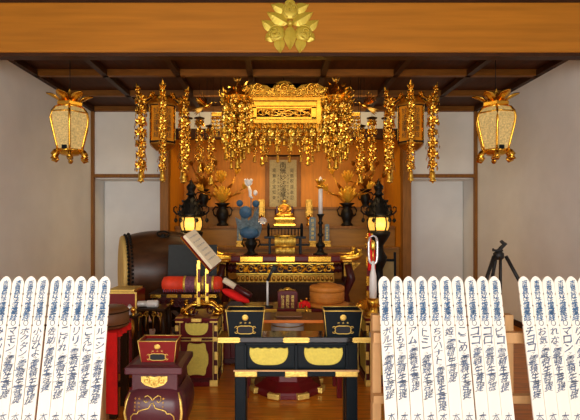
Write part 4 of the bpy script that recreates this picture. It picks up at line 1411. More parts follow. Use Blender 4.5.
def bolster():
    c = P(190.5, 284.5, d); L = 62 * K(d); r = 8.3 * K(d)
    t = thing('brocade_bolster', 'round bolster with orange red ends and purple brocade middle', 'bolster', (c.x, d + 0.12, TZ))
    T = Matrix.Translation((0, 0, r)) @ Matrix.Rotation(PI / 2, 4, 'Y')
    a = MB(); a.lathe([(0.0001, -L / 2), (r * 0.55, -L / 2 + 0.002), (r * 0.9, -L / 2 + 0.02), (r * 1.0, -L / 2 + 0.07), (r * 0.97, -L / 2 + 0.24)], 24, T=T)
    a.build('end_cover', 'redor', t)
    a = MB(); a.lathe([(r * 0.97, L / 2 - 0.10), (r * 1.0, L / 2 - 0.06), (r * 0.9, L / 2 - 0.02), (r * 0.55, L / 2 - 0.002), (0.0001, L / 2)], 24, T=T)
    a.build('end_cover', 'redor', t)
    a = MB(); a.lathe([(r * 0.96, -L / 2 + 0.23), (r * 1.01, -L / 2 + 0.25), (r * 0.99, 0), (r * 1.01, L / 2 - 0.11), (r * 0.96, L / 2 - 0.09)], 24, T=T)
    a.build('brocade_middle', 'broc', t)
    for x in (-L / 2 + 0.24, -L / 2 + 0.36, L / 2 - 0.2, L / 2 - 0.1):
        a = MB(); a.lathe([(r * 1.0, x - 0.012), (r * 1.035, x - 0.008), (r * 1.035, x + 0.008), (r * 1.0, x + 0.012)], 24, T=T)
        a.build('gold_band', 'brocgold', t)
    a = MB()
    for i in range(26):
        x = -L / 2 + 0.03 + i * (L - 0.06) / 25
        a.tube([(x, -r * 0.82, r * 0.5), (x, -r * 0.95, r * 0.2), (x + 0.004, -r * 0.9, 0.01)], 0.006, 4)
    a.build('fringe', 'broc', t)


bolster()
# dark flat panel (back of a reading stand)
dp = 5.0
a = P(165, 246, dp); b = P(199, 246, dp)
t = thing('reading_stand', 'dark grey cloth-covered reading panel standing in front of the drum', 'stand', ((a.x + b.x) / 2 + 0.09, dp + 0.17, 0))
pw = 50 * K(dp); ph = 33 * K(dp)
zb_ = zz(278, dp)
T = Matrix.Translation((0, -0.06, zb_)) @ Matrix.Rotation(-0.12, 4, 'X')
MB().box((0, 0, ph / 2), (pw, 0.03, ph), 0, T).build('panel', 'grey', t, bevel=0.01)
m = MB(); m.tube([(0, 0, 0.02), (0, 0, zb_ + 0.05)], 0.02, 8); m.box((0, 0, 0.015), (0.36, 0.3, 0.03)); m.box((0, -0.02, zb_ + 0.02), (0.3, 0.06, 0.03))
m.build('post', 'rubber', t)


# right lectern post with tassel and silver fork
def right_post():
    d = 4.3
    t = thing('tasselled_post', 'red and gold carved post with red tassel beside the silver fork', 'stand', (xx(367.5, d) + 0.012, d + 0.01, CH))
    m = MB(); scroll_foot(m, 0.2, 0.0)
    m.box((0, 0, 0.05), (0.16, 0.1, 0.1)); m.build('foot', 'gold', t)
    top = zz(231, d) - CH
    p = MB(); p.box((0, 0, top / 2 + 0.04), (0.03, 0.03, top - 0.1)); po = p.build('post', 'maroon', t)
    q = MB()
    for f_ in (0.2, 0.38, 0.62): MB().box((0, 0, top * f_), (0.04, 0.04, 0.09)).build('gilt_cap', 'gold', po, bevel=0.003)
    q.tube([(0, -0.02, top), (0, -0.02, top - 0.17)], 0.012, 6)
    for i in range(5):
        q.curl((0, -0.02, top - 0.03 - 0.03 * i), 0.028, 1.2, 0.009, i, flip=1 if i % 2 else -1)
        q.sphere((0.025 * (-1) ** i, -0.02, top - 0.03 - 0.03 * i), 0.014, 6)
    q.build('gilt_fitting', 'gold', po)
    q = MB()
    q.tube([(0.018, -0.03, top - 0.1), (0.022, -0.04, top - 0.16), (0.02, -0.04, top - 0.36)], [0.012, 0.03, 0.038], 9); q.tube([(0.0, -0.03, top - 0.02), (0.02, -0.035, top - 0.13)], 0.01, 5)
    q.build('tassel', 'red', t)
    d2 = 4.0
    t = thing('silver_fork', 'white silver two-pronged fork standing upright beside the red tassel', 'ritual tool', (xx(374.5, d2) + 0.0, d2 + 0.06, CH))
    u = K(4.06)
    def Z(py): return zz(py, 4.06) - CH
    m = MB(); m.lathe([(0.06, 0), (0.06, 0.02), (0.04, 0.04), (0.045, 0.09), (0.055, 0.12), (0.05, 0.16), (0.03, 0.165)], 14)
    m.build('socket', 'gold', t)
    m = MB(); m.lathe([(0.028, 0.12), (0.034, Z(288)), (0.03, Z(276)), (0.016, Z(268)), (0.012, Z(261))], 12); m.build('handle', 'white', t)
    m = MB()
    pts = []
    for i in range(15):
        a_ = PI * i / 14
        pts.append((-0.034 * math.cos(a_), 0, Z(259) - 0.045 * math.sin(a_)))
    pts = [(-0.03, 0, Z(237.5)), (-0.038, 0, Z(243)), (-0.037, 0, Z(254))] + pts + [(0.037, 0, Z(254)), (0.038, 0, Z(243)), (0.03, 0, Z(237.5))]
    m.tube(pts, 0.0105, 8); m.tube([(-0.03, 0, Z(237.5)), (0, 0, Z(235.5)), (0.03, 0, Z(237.5))], 0.008, 6)
    m.build('prongs', 'silver', t)
    m = MB(); m.lathe([(0.013, Z(250)), (0.018, Z(249)), (0.018, Z(242)), (0.008, Z(240.5))], 10); m.tube([(0, 0, Z(262)), (0, 0, Z(249))], 0.006, 5)
    m.build('gold_core', 'goldb', t)


right_post()

# ================================================================== PRIEST'S TABLE BEHIND THE BELL
def priest_table():
    d = 4.6; H = zz(309, d); W = 1.32; D = 0.42
    t = thing('priest_table', 'low red lacquer table with gold plates behind the bronze bell', 'table', (0, d + D / 2, 0))
    MB().box((0, 0, H - 0.015), (W + 0.08, D, 0.03)).build('tabletop', 'maroon', t, bevel=0.006)
    m = MB(); m.box((0, 0, H - 0.10), (W - 0.06, D - 0.08, 0.14)); m.build('apron', 'maroondk', t, bevel=0.004)
    for sx in (-1, 1):
        for sy in (-1, 1):
            MB().box((sx * (W / 2 - 0.04), sy * (D / 2 - 0.05), (H - 0.03) / 2), (0.07, 0.07, H - 0.03)).build('leg', 'maroon', t, bevel=0.006)
    for sx in (-1, 1):
        MB().box((sx * (W / 2 - 0.2), -D / 2 + 0.06, 0.26), (0.26, 0.03, 0.42)).build('end_panel', 'maroon', t, bevel=0.004)
        MB().prism(tall_cart(0.2, 0.24), -D / 2 + 0.03, -D / 2 + 0.05, T=Matrix.Translation((sx * (W / 2 - 0.2), 0, 0.28))).build('cartouche', 'cart', t)
    MB().box((0, 0, 0.04), (W, D - 0.02, 0.05)).build('base_rail', 'maroondk', t, bevel=0.004)
    for x in (-0.57, -0.2, 0.14, 0.57):
        MB().box((x, -D / 2 - 0.003, H - 0.017), (0.15, 0.014, 0.034)).build('plate', 'goldb', t, bevel=0.006)
    m = MB()
    for x in (-0.25, 0.05, 0.35): m.sphere((x, -D / 2 + 0.035, H - 0.1), (0.15, 0.015, 0.04), 16)
    m.build('apron_panel', 'golddk', t)
    return d, H, D


PD, PH, PDp = priest_table()


def on_table(px, dd=0.15):
    return xx(px, PD + dd), PD + dd


# microphone on a white stand
x, y = on_table(267.5, 0.1)
u = K(y)
t = thing('microphone', 'black microphone on a short white stand above the red table', 'microphone', (x, y, PH))
MB().lathe([(0.06, 0), (0.06, 0.012), (0.02, 0.02)], 16).build('base', 'rubber', t)
zt = zz(280, y) - PH
MB().tube([(0, 0, 0.01), (0, 0, zt)], 0.011, 8).build('rod', 'white', t)
m = MB(); m.tube([(0, 0, zt - 0.01), (0.03, 0, zt + 0.06), (0.055, -0.01, zt + 0.105)], [0.014, 0.014, 0.018], 8)
m.build('handle', 'rubber', t)
m = MB(); m.sphere((0.065, -0.015, zt + 0.12), 0.026, 10); m.build('grille', 'grey', t)

# maroon plaque box with a gold knob
x, y = on_table(287.5, 0.12)
t = thing('plaque_box', 'small maroon wooden box with gold characters on its front', 'box', (x, y, PH))
w, h = 0.20, zz(290, y) - PH
poly = [(-w / 2, 0), (w / 2, 0), (w / 2, h * 0.86), (w / 2 * 0.82, h), (-w / 2 * 0.82, h), (-w / 2, h * 0.86)]
MB().prism(poly, -0.06, 0.06).build('body', 'maroon', t, bevel=0.004)
MB().lathe([(0.02, h), (0.045, h + 0.008), (0.03, h + 0.02), (0.0001, h + 0.026)], 12).build('knob', 'goldb', t)
m = MB(); r = random.Random(2)
for cx_, txt, s_ in ((-0.05, '妙法蓮華', 0.032), (0.0, '南無妙法', 0.036), (0.05, '蓮華経典', 0.032)):
    for i, ch in enumerate(txt): write(m, ch, cx_, h - 0.06 - i * 0.036, s_, s_, -0.0612, rnd=r)
m.build('lettering', 'plate', t)

# orange round box on an orange cushion
x, y = on_table(327, 0.17)
t = thing('round_cushion', 'flat orange cushion under the round orange lidded box', 'cushion', (x, y, PH))
MB().lathe([(0.19, 0.0), (0.225, 0.012), (0.22, 0.03), (0.19, 0.042), (0.02, 0.046)], 28).build('cushion', 'hat', t)
t = thing('round_box', 'orange cloth-covered round lidded box on orange cushion', 'box', (x, y, PH + 0.046))
u = K(y); hr = 17 * u
MB().lathe([(hr * 0.93, 0), (hr * 1.0, 0.015), (hr * 1.02, 0.08), (hr * 1.01, 0.115)], 32).build('body', 'hat', t)
MB().lathe([(hr * 1.03, 0.11), (hr * 1.035, 0.15), (hr * 0.95, 0.165), (hr * 0.6, 0.172), (hr * 0.55, 0.185), (hr * 0.2, 0.19), (0.0001, 0.19)], 32).build('lid', 'hat', t)
m = MB()
for z in (0.03, 0.06, 0.09): m.lathe([(hr * 1.01, z - 0.005), (hr * 1.03, z), (hr * 1.01, z + 0.005)], 32)
m.build('cord_ridge', 'hat', t)

# red tassel cord
x, y = on_table(304.5, -0.0)
t = thing('tassel_cord', 'red and gold tassel cord beside the orange round box', 'tassel', (x, y, PH))
m = MB()
for i in range(4):
    a_ = i * 1.7
    m.tube([(0, 0.04, 0.02), (0.03 * math.cos(a_), 0.03, 0.07), (0.05 * math.cos(a_ + 1), 0.02, 0.05), (0.05 * math.cos(a_ + 1), 0.0, 0.012)], 0.013, 6)
m.sphere((0, 0.02, 0.05), 0.03, 8)
m.build('cord', 'red', t)
m = MB(); m.tube([(0.02, -0.025, 0.03), (0.02, -0.035, -0.01), (0.02, -0.035, -0.1)], [0.012, 0.018, 0.012], 7); m.sphere((-0.03, 0.03, 0.075), 0.015, 7); m.sphere((0.02, 0.03, 0.095), 0.014, 7)
m.build('gold_end', 'gold', t)

# striker on a red cushion at the table's left
x, y = on_table(236, 0.1)
t = thing('red_cushion', 'crumpled red cloth cushion under the white-ended striker', 'cushion', (x, y, PH))
m = MB()
r = random.Random(8); n = 20
vs = []; fs = []
T = Matrix.Rotation(0.42, 4, 'Y')
for j in range(7):
    for i in range(n):
        a_ = 2 * PI * i / n; ph = -PI / 2 + PI * j / 6
        rr = 1 + 0.08 * math.sin(5 * a_ + j)
        vs.append((0.16 * rr * math.cos(a_) * math.cos(ph) + 0.0, 0.11 * rr * math.sin(a_) * math.cos(ph), 0.045 * math.sin(ph)))
for j in range(6):
    for i in range(n): fs.append((j * n + i, j * n + (i + 1) % n, (j + 1) * n + (i + 1) % n, (j + 1) * n + i))
m.add(vs, fs, 0, Matrix.Translation((0, 0, 0.115)) @ T, smooth=True)
m.build('cushion', 'red', t, sub=1)
MB().frustum(0, 0.12, 0.09, 0.07, 0.05, 0.07).build('block', 'wooddk', t)
t = thing('striker', 'dark red wooden striker with a cream end lying on red cushion', 'striker', (x + 0.045, y, PH + 0.15))
m = MB(); T = Matrix.Rotation(0.55, 4, 'Y')
m.lathe([(0.018, -0.20), (0.03, -0.19), (0.032, -0.06)], 12, T=Matrix.Translation((0, -0.03, 0.03)) @ T @ Matrix.Rotation(PI / 2, 4, 'Y'))
m.build('cream_end', 'paper', t)
m = MB(); m.lathe([(0.034, -0.06), (0.036, 0.10), (0.03, 0.13), (0.0001, 0.135)], 12, T=Matrix.Translation((0, -0.03, 0.03)) @ T @ Matrix.Rotation(PI / 2, 4, 'Y'))
m.build('shaft', 'maroondk', t)


# ================================================================== BELL ON OCTAGONAL STAND
def bell_stand():
    d = 3.98; cx = xx(287.5, d)
    t = thing('bell_stand', 'octagonal red lacquer stand with gold cartouches under the silver bell', 'stand', (cx, d, 0))
    ph = PI / 8
    MB().lathe([(0.31, 0), (0.31, 0.035), (0.30, 0.055), (0.24, 0.085), (0.205, 0.11)], 8, phase=ph, smooth=False).build('base', 'maroon', t, bevel=0.005)
    MB().lathe([(0.20, 0.10), (0.19, 0.22), (0.20, 0.32), (0.25, 0.37), (0.25, 0.40), (0.2, 0.405)], 8, phase=ph, smooth=False).build('body', 'maroon', t, bevel=0.005)
    for i in range(8):
        a = 2 * PI * i / 8 - PI / 2
        T = Matrix.Rotation(a + PI / 2, 4, 'Z')
        r0 = 0.195 * math.cos(PI / 8)
        MB().prism(cart_poly(0.11, 0.10), -r0 - 0.012, -r0 + 0.005, T=T @ Matrix.Translation((0, 0, 0.2))).build('cartouche', 'cart', t)
        T3 = Matrix.Rotation(a + PI / 2 + PI / 8, 4, 'Z')
        MB().box((0, -0.298, 0.03), (0.10, 0.05, 0.045), 0, T3).build('corner_fitting', 'plate', t, bevel=0.006)
    t2 = thing('bell_cushion', 'dark brocade cushion under the silver bell', 'cushion', (cx, d, 0.406))
    MB().lathe([(0.17, 0), (0.19, 0.012), (0.19, 0.025), (0.15, 0.035), (0.05, 0.035)], 24).build('cushion', 'broc', t2)
    return cx, d


bcx, bd = bell_stand()
t = thing('bowl_bell', 'silver grey bowl bell below the orange-edged table between the black boxes', 'bell', (bcx, bd, 0.442))
MB().lathe([(0.02, 0), (0.10, 0.003), (0.135, 0.02), (0.142, 0.06), (0.142, 0.13), (0.148, 0.138), (0.14, 0.14), (0.13, 0.06), (0.08, 0.02), (0.0001, 0.015)], 40).build('bowl', 'steel', t)
MB().lathe([(0.143, 0.10), (0.146, 0.105), (0.143, 0.11)], 40).build('rim_line', 'golddk', t)


def low_table():
    y0, y1 = 3.72, 4.06
    zt = zz(320.3, y0)
    t = thing('low_table', 'narrow dark red table with an orange front edge over the silver bell', 'table', (0, (y0 + y1) / 2, 0))
    D = y1 - y0
    MB().box((0, 0.006, zt - 0.011), (0.80, D - 0.012, 0.022)).build('tabletop', 'maroondk', t)
    MB().box((0, -D / 2 + 0.004, zt - 0.011), (0.80, 0.012, 0.024)).build('front_edge', 'rim', t, bevel=0.003)
    for sx in (-1, 1):
        for sy in (-1, 1):
            MB().box((sx * 0.375, sy * (D / 2 - 0.03), (zt - 0.022) / 2), (0.04, 0.04, zt - 0.022)).build('leg', 'maroon', t, bevel=0.004)
    MB().box((0, D / 2 + 0.09, zt - 0.13), (0.74, 0.012, 0.17)).build('back_panel', 'alcove', t)
    for s_ in (-1, 1): MB().box((s_ * 0.36, D / 2 + 0.04, zt - 0.06), (0.02, 0.1, 0.03)).build('bracket', 'maroon', t)
    t = thing('table_mat', 'small brown mat lying on the orange-edged red table', 'mat', (bcx + 0.01, (y0 + y1) / 2 + 0.03, zt))
    MB().box((0, 0, 0.008), (0.22, 0.2, 0.014)).build('mat', 'tub', t, bevel=0.006)


low_table()


# ================================================================== BLACK DESK
def desk():
    d = 3.1; u = K(d)
    X = lambda px: xx(px, d)
    t = thing('incense_desk', 'black lacquer desk with two pale gold cartouches and gilt plates in the centre', 'desk', (0, d, 0))
    D = 0.19
    zt = zz(337.2, d); z2 = zz(342.8, d)
    W = 2 * 0.525
    MB().box((0, D / 2, (zt + z2) / 2), (W, D, zt - z2)).build('tabletop', 'gloss', t, bevel=0.004)
    zb = zz(376.5, d); zl = zz(371, d)
    bw = 0.408
    b = MB(); b.box((0, D / 2, (z2 + zl) / 2), (2 * bw - 0.04, D - 0.06, z2 - zl)); b.build('body', 'black', t)
    f = MB()
    f.box((0, 0.02, (z2 + zl) / 2), (0.022, 0.03, z2 - zl)); f.box((0, 0.02, z2 - 0.012), (2 * bw - 0.03, 0.03, 0.02))
    for s_ in (-1, 1): f.box((s_ * 0.34, 0.02, (z2 + zl) / 2), (0.02, 0.03, z2 - zl))
    f.build('face_frame', 'black', t, bevel=0.004)
    for s_ in (-1, 1):
        for y in (0.045, D - 0.045):
            MB().box((s_ * (bw - 0.035), y, z2 / 2), (0.075, 0.075, z2)).build('leg', 'black', t, bevel=0.006)
    r = MB(); r.box((0, D / 2, (zl + zb) / 2), (2 * bw + 0.01, D + 0.01, zl - zb))
    ro = r.build('lower_rail', 'black', t, bevel=0.004)
    MB().box((0, -0.004, zl + 0.004), (2 * bw + 0.02, 0.016, 0.008)).build('gilt_line', 'lightwood', ro)
    for px in (-0.183, 0.183):
        MB().prism(cart_poly(0.262, 0.118), 0.008, 0.03, T=Matrix.Translation((px, 0, (z2 + zl) / 2 - 0.0))).build('cartouche', 'cart', t, bevel=0.004)
    for x, w in ((-0.447, 0.15), (0.0, 0.18), (0.447, 0.15)):
        p = MB()
        h = zt - z2 - 0.003
        p.prism([(-w / 2, -h / 2), (w / 2 - 0.012, -h / 2), (w / 2, -h / 4), (w / 2 - 0.006, 0), (w / 2, h / 4), (w / 2 - 0.012, h / 2), (-w / 2, h / 2)] if x else
                [(-w / 2 + 0.012, -h / 2), (w / 2 - 0.012, -h / 2), (w / 2, -h / 4), (w / 2 - 0.006, 0), (w / 2, h / 4), (w / 2 - 0.012, h / 2), (-w / 2 + 0.012, h / 2), (-w / 2, h / 4), (-w / 2 + 0.006, 0), (-w / 2, -h / 4)],
                -0.006, 0.004, T=Matrix.Translation((x, 0, (zt + z2) / 2)) @ (Matrix.Scale(-1, 4, (1, 0, 0)) if x > 0 else Matrix.Identity(4)))
        for i in range(7): p.sphere((x - w / 2 + w * (i + 0.5) / 7, -0.006, (zt + z2) / 2), 0.0045, 6)
        p.build('plate', 'plate', t)
    for x, w in ((-0.335, 0.15), (0.0, 0.15), (0.335, 0.15)):
        p = MB(); p.box((x, -0.008, (zl + zb) / 2), (w, 0.012, zl - zb)); p.build('plate', 'plate', t, bevel=0.005)
    return t, zt


DK, DZ = desk()


def incense_box(name, x, y, z, m_body, label, group):
    """flared box with an open top: crest, three marks and a cloud-shaped grip hole on its front"""
    t = thing(name, label, 'box', (x, y, z), group)
    H = 0.172; w0, w1 = 0.110, 0.128; dp = 0.065
    b = MB()
    vs = [(-w0, -dp, 0), (w0, -dp, 0), (w0, dp, 0), (-w0, dp, 0), (-w1, -dp - 0.018, H), (w1, -dp - 0.018, H), (w1, dp + 0.018, H), (-w1, dp + 0.018, H)]
    iv = [(-w0 + 0.012, -dp + 0.012, H * 0.8), (w0 - 0.012, -dp + 0.012, H * 0.8), (w0 - 0.012, dp - 0.012, H * 0.8), (-w0 + 0.012, dp - 0.012, H * 0.8), (-w1 + 0.01, -dp - 0.008, H), (w1 - 0.01, -dp - 0.008, H), (w1 - 0.01, dp + 0.008, H), (-w1 + 0.01, dp + 0.008, H)]
    b.add(vs + iv, [(0, 3, 2, 1), (0, 1, 5, 4), (1, 2, 6, 5), (2, 3, 7, 6), (3, 0, 4, 7), (8, 9, 10, 11), (9, 8, 12, 13), (10, 9, 13, 14), (11, 10, 14, 15), (8, 11, 15, 12), (4, 5, 13, 12), (5, 6, 14, 13), (6, 7, 15, 14), (7, 4, 12, 15)])
    b.build('body', m_body, t)
    g = MB()
    c = [Vector(v) for v in vs[4:]]
    for i in range(4): g.tube([c[i], c[(i + 1) % 4]], 0.0045, 6)
    for i in (0, 1): g.tube([Vector(vs[i]), Vector(vs[i + 4])], 0.003, 5)
    g.build('gilt_edge', 'plate', t)
    MB().box((0, 0, H * 0.86), (2 * w0, 2 * dp, 0.01)).build('incense_chips', 'ash', t)
    sl = 0.018 / H
    T = Matrix.Translation((0, -dp, 0)) @ Matrix.Rotation(math.atan(sl), 4, 'X')
    q = MB(); T1 = T @ Matrix.Translation((0, -0.001, 0.128)) @ Matrix.Rotation(PI / 2, 4, 'X')
    q.lathe([(0.0001, 0.004), (0.014, 0.004), (0.020, 0.003), (0.022, 0.0)], 20, T=T1)
    for i in range(8): q.sphere((0.013 * math.cos(i * PI / 4), 0.013 * math.sin(i * PI / 4), 0.004), 0.004, 6, T=T1)
    q.build('crest_medallion', 'plate', t)
    q = MB(); r = random.Random(6)
    for i, ch in enumerate('妙法寺'): write(q, ch, -0.03 + i * 0.03, 0.092, 0.014, 0.012, -0.0012, rnd=r, T=T)
    q.build('lettering', 'plate', t)
    pl = []
    for i in range(48):
        a = 2 * PI * i / 48
        bump = 1 + 0.10 * math.cos(4 * a + PI)
        pl.append((0.054 * bump * math.cos(a), 0.027 * bump * math.sin(a)))
    h = MB(); h.prism(pl, -0.002, 0.004, T=T @ Matrix.Translation((0, 0, 0.044))); ho = h.build('grip_hole_shade', 'inkblack', t)  # flat black plate stands in for the shade inside the opening
    h = MB()
    pts = [Vector((x_ * 1.06, -0.003, z_ * 1.1 + 0.044)) for x_, z_ in pl]
    h.tube(pts + [pts[0]], 0.0032, 6, T=T)
    for sx in (-1, 1):
        for sz in (-1, 1): h.curl((sx * 0.058, -0.003, 0.044 + sz * 0.014), 0.012, 1.0, 0.003, a0=0 if sx > 0 else PI, flip=sx * sz, T=T)
    h.build('gilt_cloud', 'plate', ho)
    return t


incense_box('incense_box', xx(245.5, 3.15), 3.195, DZ, 'black', 'black flared incense box with gold crest at the left end of black desk', 'flared incense boxes')
incense_box('incense_box', xx(342.5, 3.15), 3.195, DZ, 'black', 'black flared incense box with gold crest at the right end of black desk', 'flared incense boxes')


# ================================================================== PURPLE INCENSE STAND, FRONT LEFT
def purple_stand():
    d = 2.66; u = K(d); D = 0.36
    cx = (xx(124, d) + xx(182, d)) / 2
    t = thing('incense_stand', 'purple brown lacquer pedestal with bulging gold-lined legs at front left', 'stand', (cx, d + D / 2, 0))
    zt = zz(368, d); hw = 29.0 * u
    zs = zz(375, d)
    sl = MB(); sl.box((0, 0, (zs + zt) / 2), (2 * hw, D, zt - zs)); sl.frustum(zt - 0.002, hw * 0.97, D / 2 * 0.97, zt + 0.008, hw * 0.8, D / 2 * 0.8)
    sl.build('top_slab', 'purple', t, bevel=0.007)
    zn = zz(392, d)
    MB().box((0, 0, (zs + zn) / 2), (2 * hw * 0.80, D * 0.80, zs - zn + 0.01)).build('neck', 'purple', t, bevel=0.004)
    c = MB(); yy = -D * 0.40 - 0.006; zc = (zs + zn) / 2 - 0.0
    pl = [(a * 0.075, b * 0.034) for a, b in ((-1, 0.9), (-0.3, 0.95), (0, 0.8), (0.3, 0.95), (1, 0.9), (1.0, 0.1), (0.75, -0.5), (0.35, -0.8), (0, -1), (-0.35, -0.8), (-0.75, -0.5), (-1.0, 0.1))]
    c.prism(pl, yy - 0.004, yy + 0.01, T=Matrix.Translation((0, 0, zc)))
    for s_ in (-1, 1):
        c.curl((s_ * 0.045, yy - 0.006, zc + 0.008), 0.022, 1.3, 0.005, a0=PI / 2, flip=s_); c.curl((s_ * 0.018, yy - 0.006, zc - 0.004), 0.016, 1.2, 0.004, a0=-PI / 2, flip=-s_)
    c.gem((0, yy - 0.004, zc - 0.03), (0, 0, 1), 0.05, 0.02, 0.01)
    c.build('gilt_ornament', 'plate', t)
    # bulging body: rounded square sections
    b = MB()
    prof = [(0.84, zn + 0.005), (0.98, zn - 0.012), (1.10, zn - 0.06), (1.14, zn - 0.12), (1.08, zn - 0.19), (0.95, zn - 0.25), (0.88, zn - 0.30), (0.90, zn - 0.36)]
    n = 32; vs = []; fs = []
    for f_, z in prof:
        for k_ in range(n):
            a = 2 * PI * k_ / n
            ex = 0.45
            x_ = hw * f_ * math.copysign(abs(math.cos(a)) ** ex, math.cos(a)); y_ = D / 2 * f_ * math.copysign(abs(math.sin(a)) ** ex, math.sin(a))
            vs.append((x_, y_, z))
    for j in range(len(prof) - 1):
        for k_ in range(n): fs.append((j * n + k_, (j + 1) * n + k_, (j + 1) * n + (k_ + 1) % n, j * n + (k_ + 1) % n))
    b.add(vs, fs, smooth=True); b.build('body', 'purple', t)
    MB().box((0, 0, 0.045), (2 * hw * 1.0, D * 1.0, 0.09)).build('base', 'purple', t, bevel=0.01)
    def front(xq, z):
        # y of the front face at height z
        for j in range(len(prof) - 1):
            if prof[j + 1][1] <= z <= prof[j][1]:
                q = (prof[j][1] - z) / (prof[j][1] - prof[j + 1][1]); f_ = prof[j][0] * (1 - q) + prof[j + 1][0] * q
                cs = min(1, abs(xq) / (hw * f_)); c_ = cs ** (1 / 0.45); s_ = math.sqrt(max(0, 1 - c_ * c_)) ** 0.45
                return -D / 2 * f_ * s_ - 0.002
        return -D / 2
    g = MB()
    for s_ in (-1, 1):
        pts = []
        for xa, dz in ((0.0, 0.075), (0.012, 0.06), (0.03, 0.05), (0.045, 0.055), (0.05, 0.075), (0.035, 0.085), (0.025, 0.075)):
            pts.append((s_ * xa * 1.0, front(s_ * xa, zn - dz + 0.03), zn - dz + 0.03))
        g.tube(pts, 0.0032, 5)
        pts = []
        for xa, dz in ((0.004, 0.055), (0.02, 0.085), (0.05, 0.092), (0.075, 0.10), (0.085, 0.115), (0.105, 0.115), (0.122, 0.135), (0.125, 0.19), (0.118, 0.26)):
            pts.append((s_ * xa, front(s_ * xa, zn - dz), zn - dz))
        g.tube(pts, 0.0036, 5)
        # corner lines
        pts = []
        for f_, z in prof[1:]:
            a = math.radians(-45 if s_ > 0 else -135); ex = 0.45
            pts.append((hw * f_ * math.copysign(abs(math.cos(a)) ** ex, math.cos(a)) * 1.004, D / 2 * f_ * math.copysign(abs(math.sin(a)) ** ex, math.sin(a)) * 1.004, z))
        g.tube(pts, [0.004, 0.008, 0.009, 0.009, 0.008, 0.007, 0.006], 6)
    g.build('gilt_line', 'plate', t)
    w = MB(); r = random.Random(1)
    for cxx, txt, n_ in ((-0.098, '令和元年', 4), (-0.075, '奉納当山', 4), (0.062, '檀信徒中', 4)):
        for i, ch in enumerate(txt[:n_]):
            z = zn - 0.035 - i * 0.02; write(w, ch, cxx, z, 0.011, 0.012, front(cxx, z) - 0.002, rnd=r)
    w.build('lettering', 'golddk', t)
    return cx, d + D / 2, zt + 0.0085


pcx, pcy, pzt = purple_stand()
rb_ = incense_box('incense_box', xx(158.5, 2.76), 2.80, pzt, 'redbox', 'red flared incense box with gold crest on the purple stand', 'flared incense boxes')
rb_.scale = (0.88, 0.88, 0.74)


# ================================================================== LEFT BACK CLUTTER
d = 4.35
t = thing('red_chest', 'small red lacquer chest with gilt top edge left of the drum', 'chest', ((xx(105, d) + xx(136, d)) / 2, d + 0.15, 0))
w = xx(136, d) - xx(105, d); h = zz(292, d)
MB().box((0, 0, h / 2), (w, 0.30, h)).build('body', 'redbox', t, bevel=0.004)
MB().box((0, 0, h + 0.01), (w - 0.04, 0.28, 0.022)).build('top_edge', 'plate', t, bevel=0.004)
m = MB()
for s_ in (-1, 1): m.box((s_ * w / 2, -0.15, h / 2), (0.014, 0.012, h))
m.box((0, -0.151, h - 0.008), (w, 0.012, 0.014)); m.build('gilt_edge', 'plate', t)
# small dark side table with gilt legs and white roll
d = 4.25
t = thing('side_table', 'small dark table with gilt curved legs beside the red cloth table', 'table', (xx(150, d), d + 0.15, 0))
h = zz(309, d)
MB().box((0, 0, h - 0.012), (0.26, 0.28, 0.024)).build('tabletop', 'wooddk', t, bevel=0.004)
for s_ in (-1, 1):
    for y in (-0.11, 0.11):
        MB().tube([(s_ * 0.10, y, h - 0.02), (s_ * 0.115, y, h * 0.7), (s_ * 0.085, y, h * 0.35), (s_ * 0.11, y, 0.015)], [0.025, 0.03, 0.02, 0.024], 8).build('leg', 'wooddk', t)
m = MB()
for i in range(4):
    m.curl((-0.09 + i * 0.06, -0.145, h - 0.05), 0.026, 1.2, 0.008, i, flip=1 if i % 2 else -1)
    m.tube([(-0.1 + i * 0.066, -0.14, h - 0.03), (-0.105 + i * 0.066, -0.15, h - 0.2)], 0.005, 5)
m.build('gilt_apron', 'golddk', t)
t = thing('white_roll', 'short white cylinder with a grey grip lying on dark side table', 'roll', (xx(147, d), d + 0.08, h))
T = Matrix.Translation((0, 0, 0.034)) @ Matrix.Rotation(PI / 2, 4, 'Y')
MB().lathe([(0.028, -0.02), (0.034, -0.015), (0.034, 0.075), (0.025, 0.085)], 14, T=T).build('roll', 'white', t)
MB().lathe([(0.02, -0.11), (0.028, -0.1), (0.028, -0.02)], 14, T=T).build('grip', 'steel', t)
# gold candle-like fittings cluster
t = thing('gilt_vessel_rack', 'small rack of gold knobbed vessels in front of the red chest', 'rack', (xx(129, 4.0), 4.0, 0.62))
hh = zz(328, 3.4)
t.location = (xx(129, 4.05), 4.05, 0)
zb_ = zz(350, 3.75)
m = MB()
for s_ in (-1, 1): m.box((s_ * 0.05, 0, 0.3), (0.02, 0.1, 0.6))
m.box((0, 0, 0.6), (0.16, 0.12, 0.02)); m.box((0, 0, 0.02), (0.16, 0.12, 0.04)); m.build('rack', 'wooddk', t, bevel=0.003)
for i, (x, y) in enumerate(((-0.05, -0.02), (0.0, 0.02), (0.045, -0.02), (-0.02, -0.04))):
    q = MB(); q.lathe([(0.018, 0.61), (0.022, 0.62), (0.01, 0.64), (0.02, 0.665), (0.024, 0.68), (0.012, 0.70), (0.0001, 0.71)], 10, (x, y, -0.01 * i))
    q.build('vessel', 'gold' if i != 1 else 'silver', t)
for i in range(3):
    q = MB(); q.tube([(-0.05 + i * 0.05, -0.065, 0.58), (-0.04 + i * 0.05, -0.075, 0.5), (-0.05 + i * 0.05, -0.07, 0.42)], [0.012, 0.016, 0.006], 6); q.build('pendant', 'golddk', t)

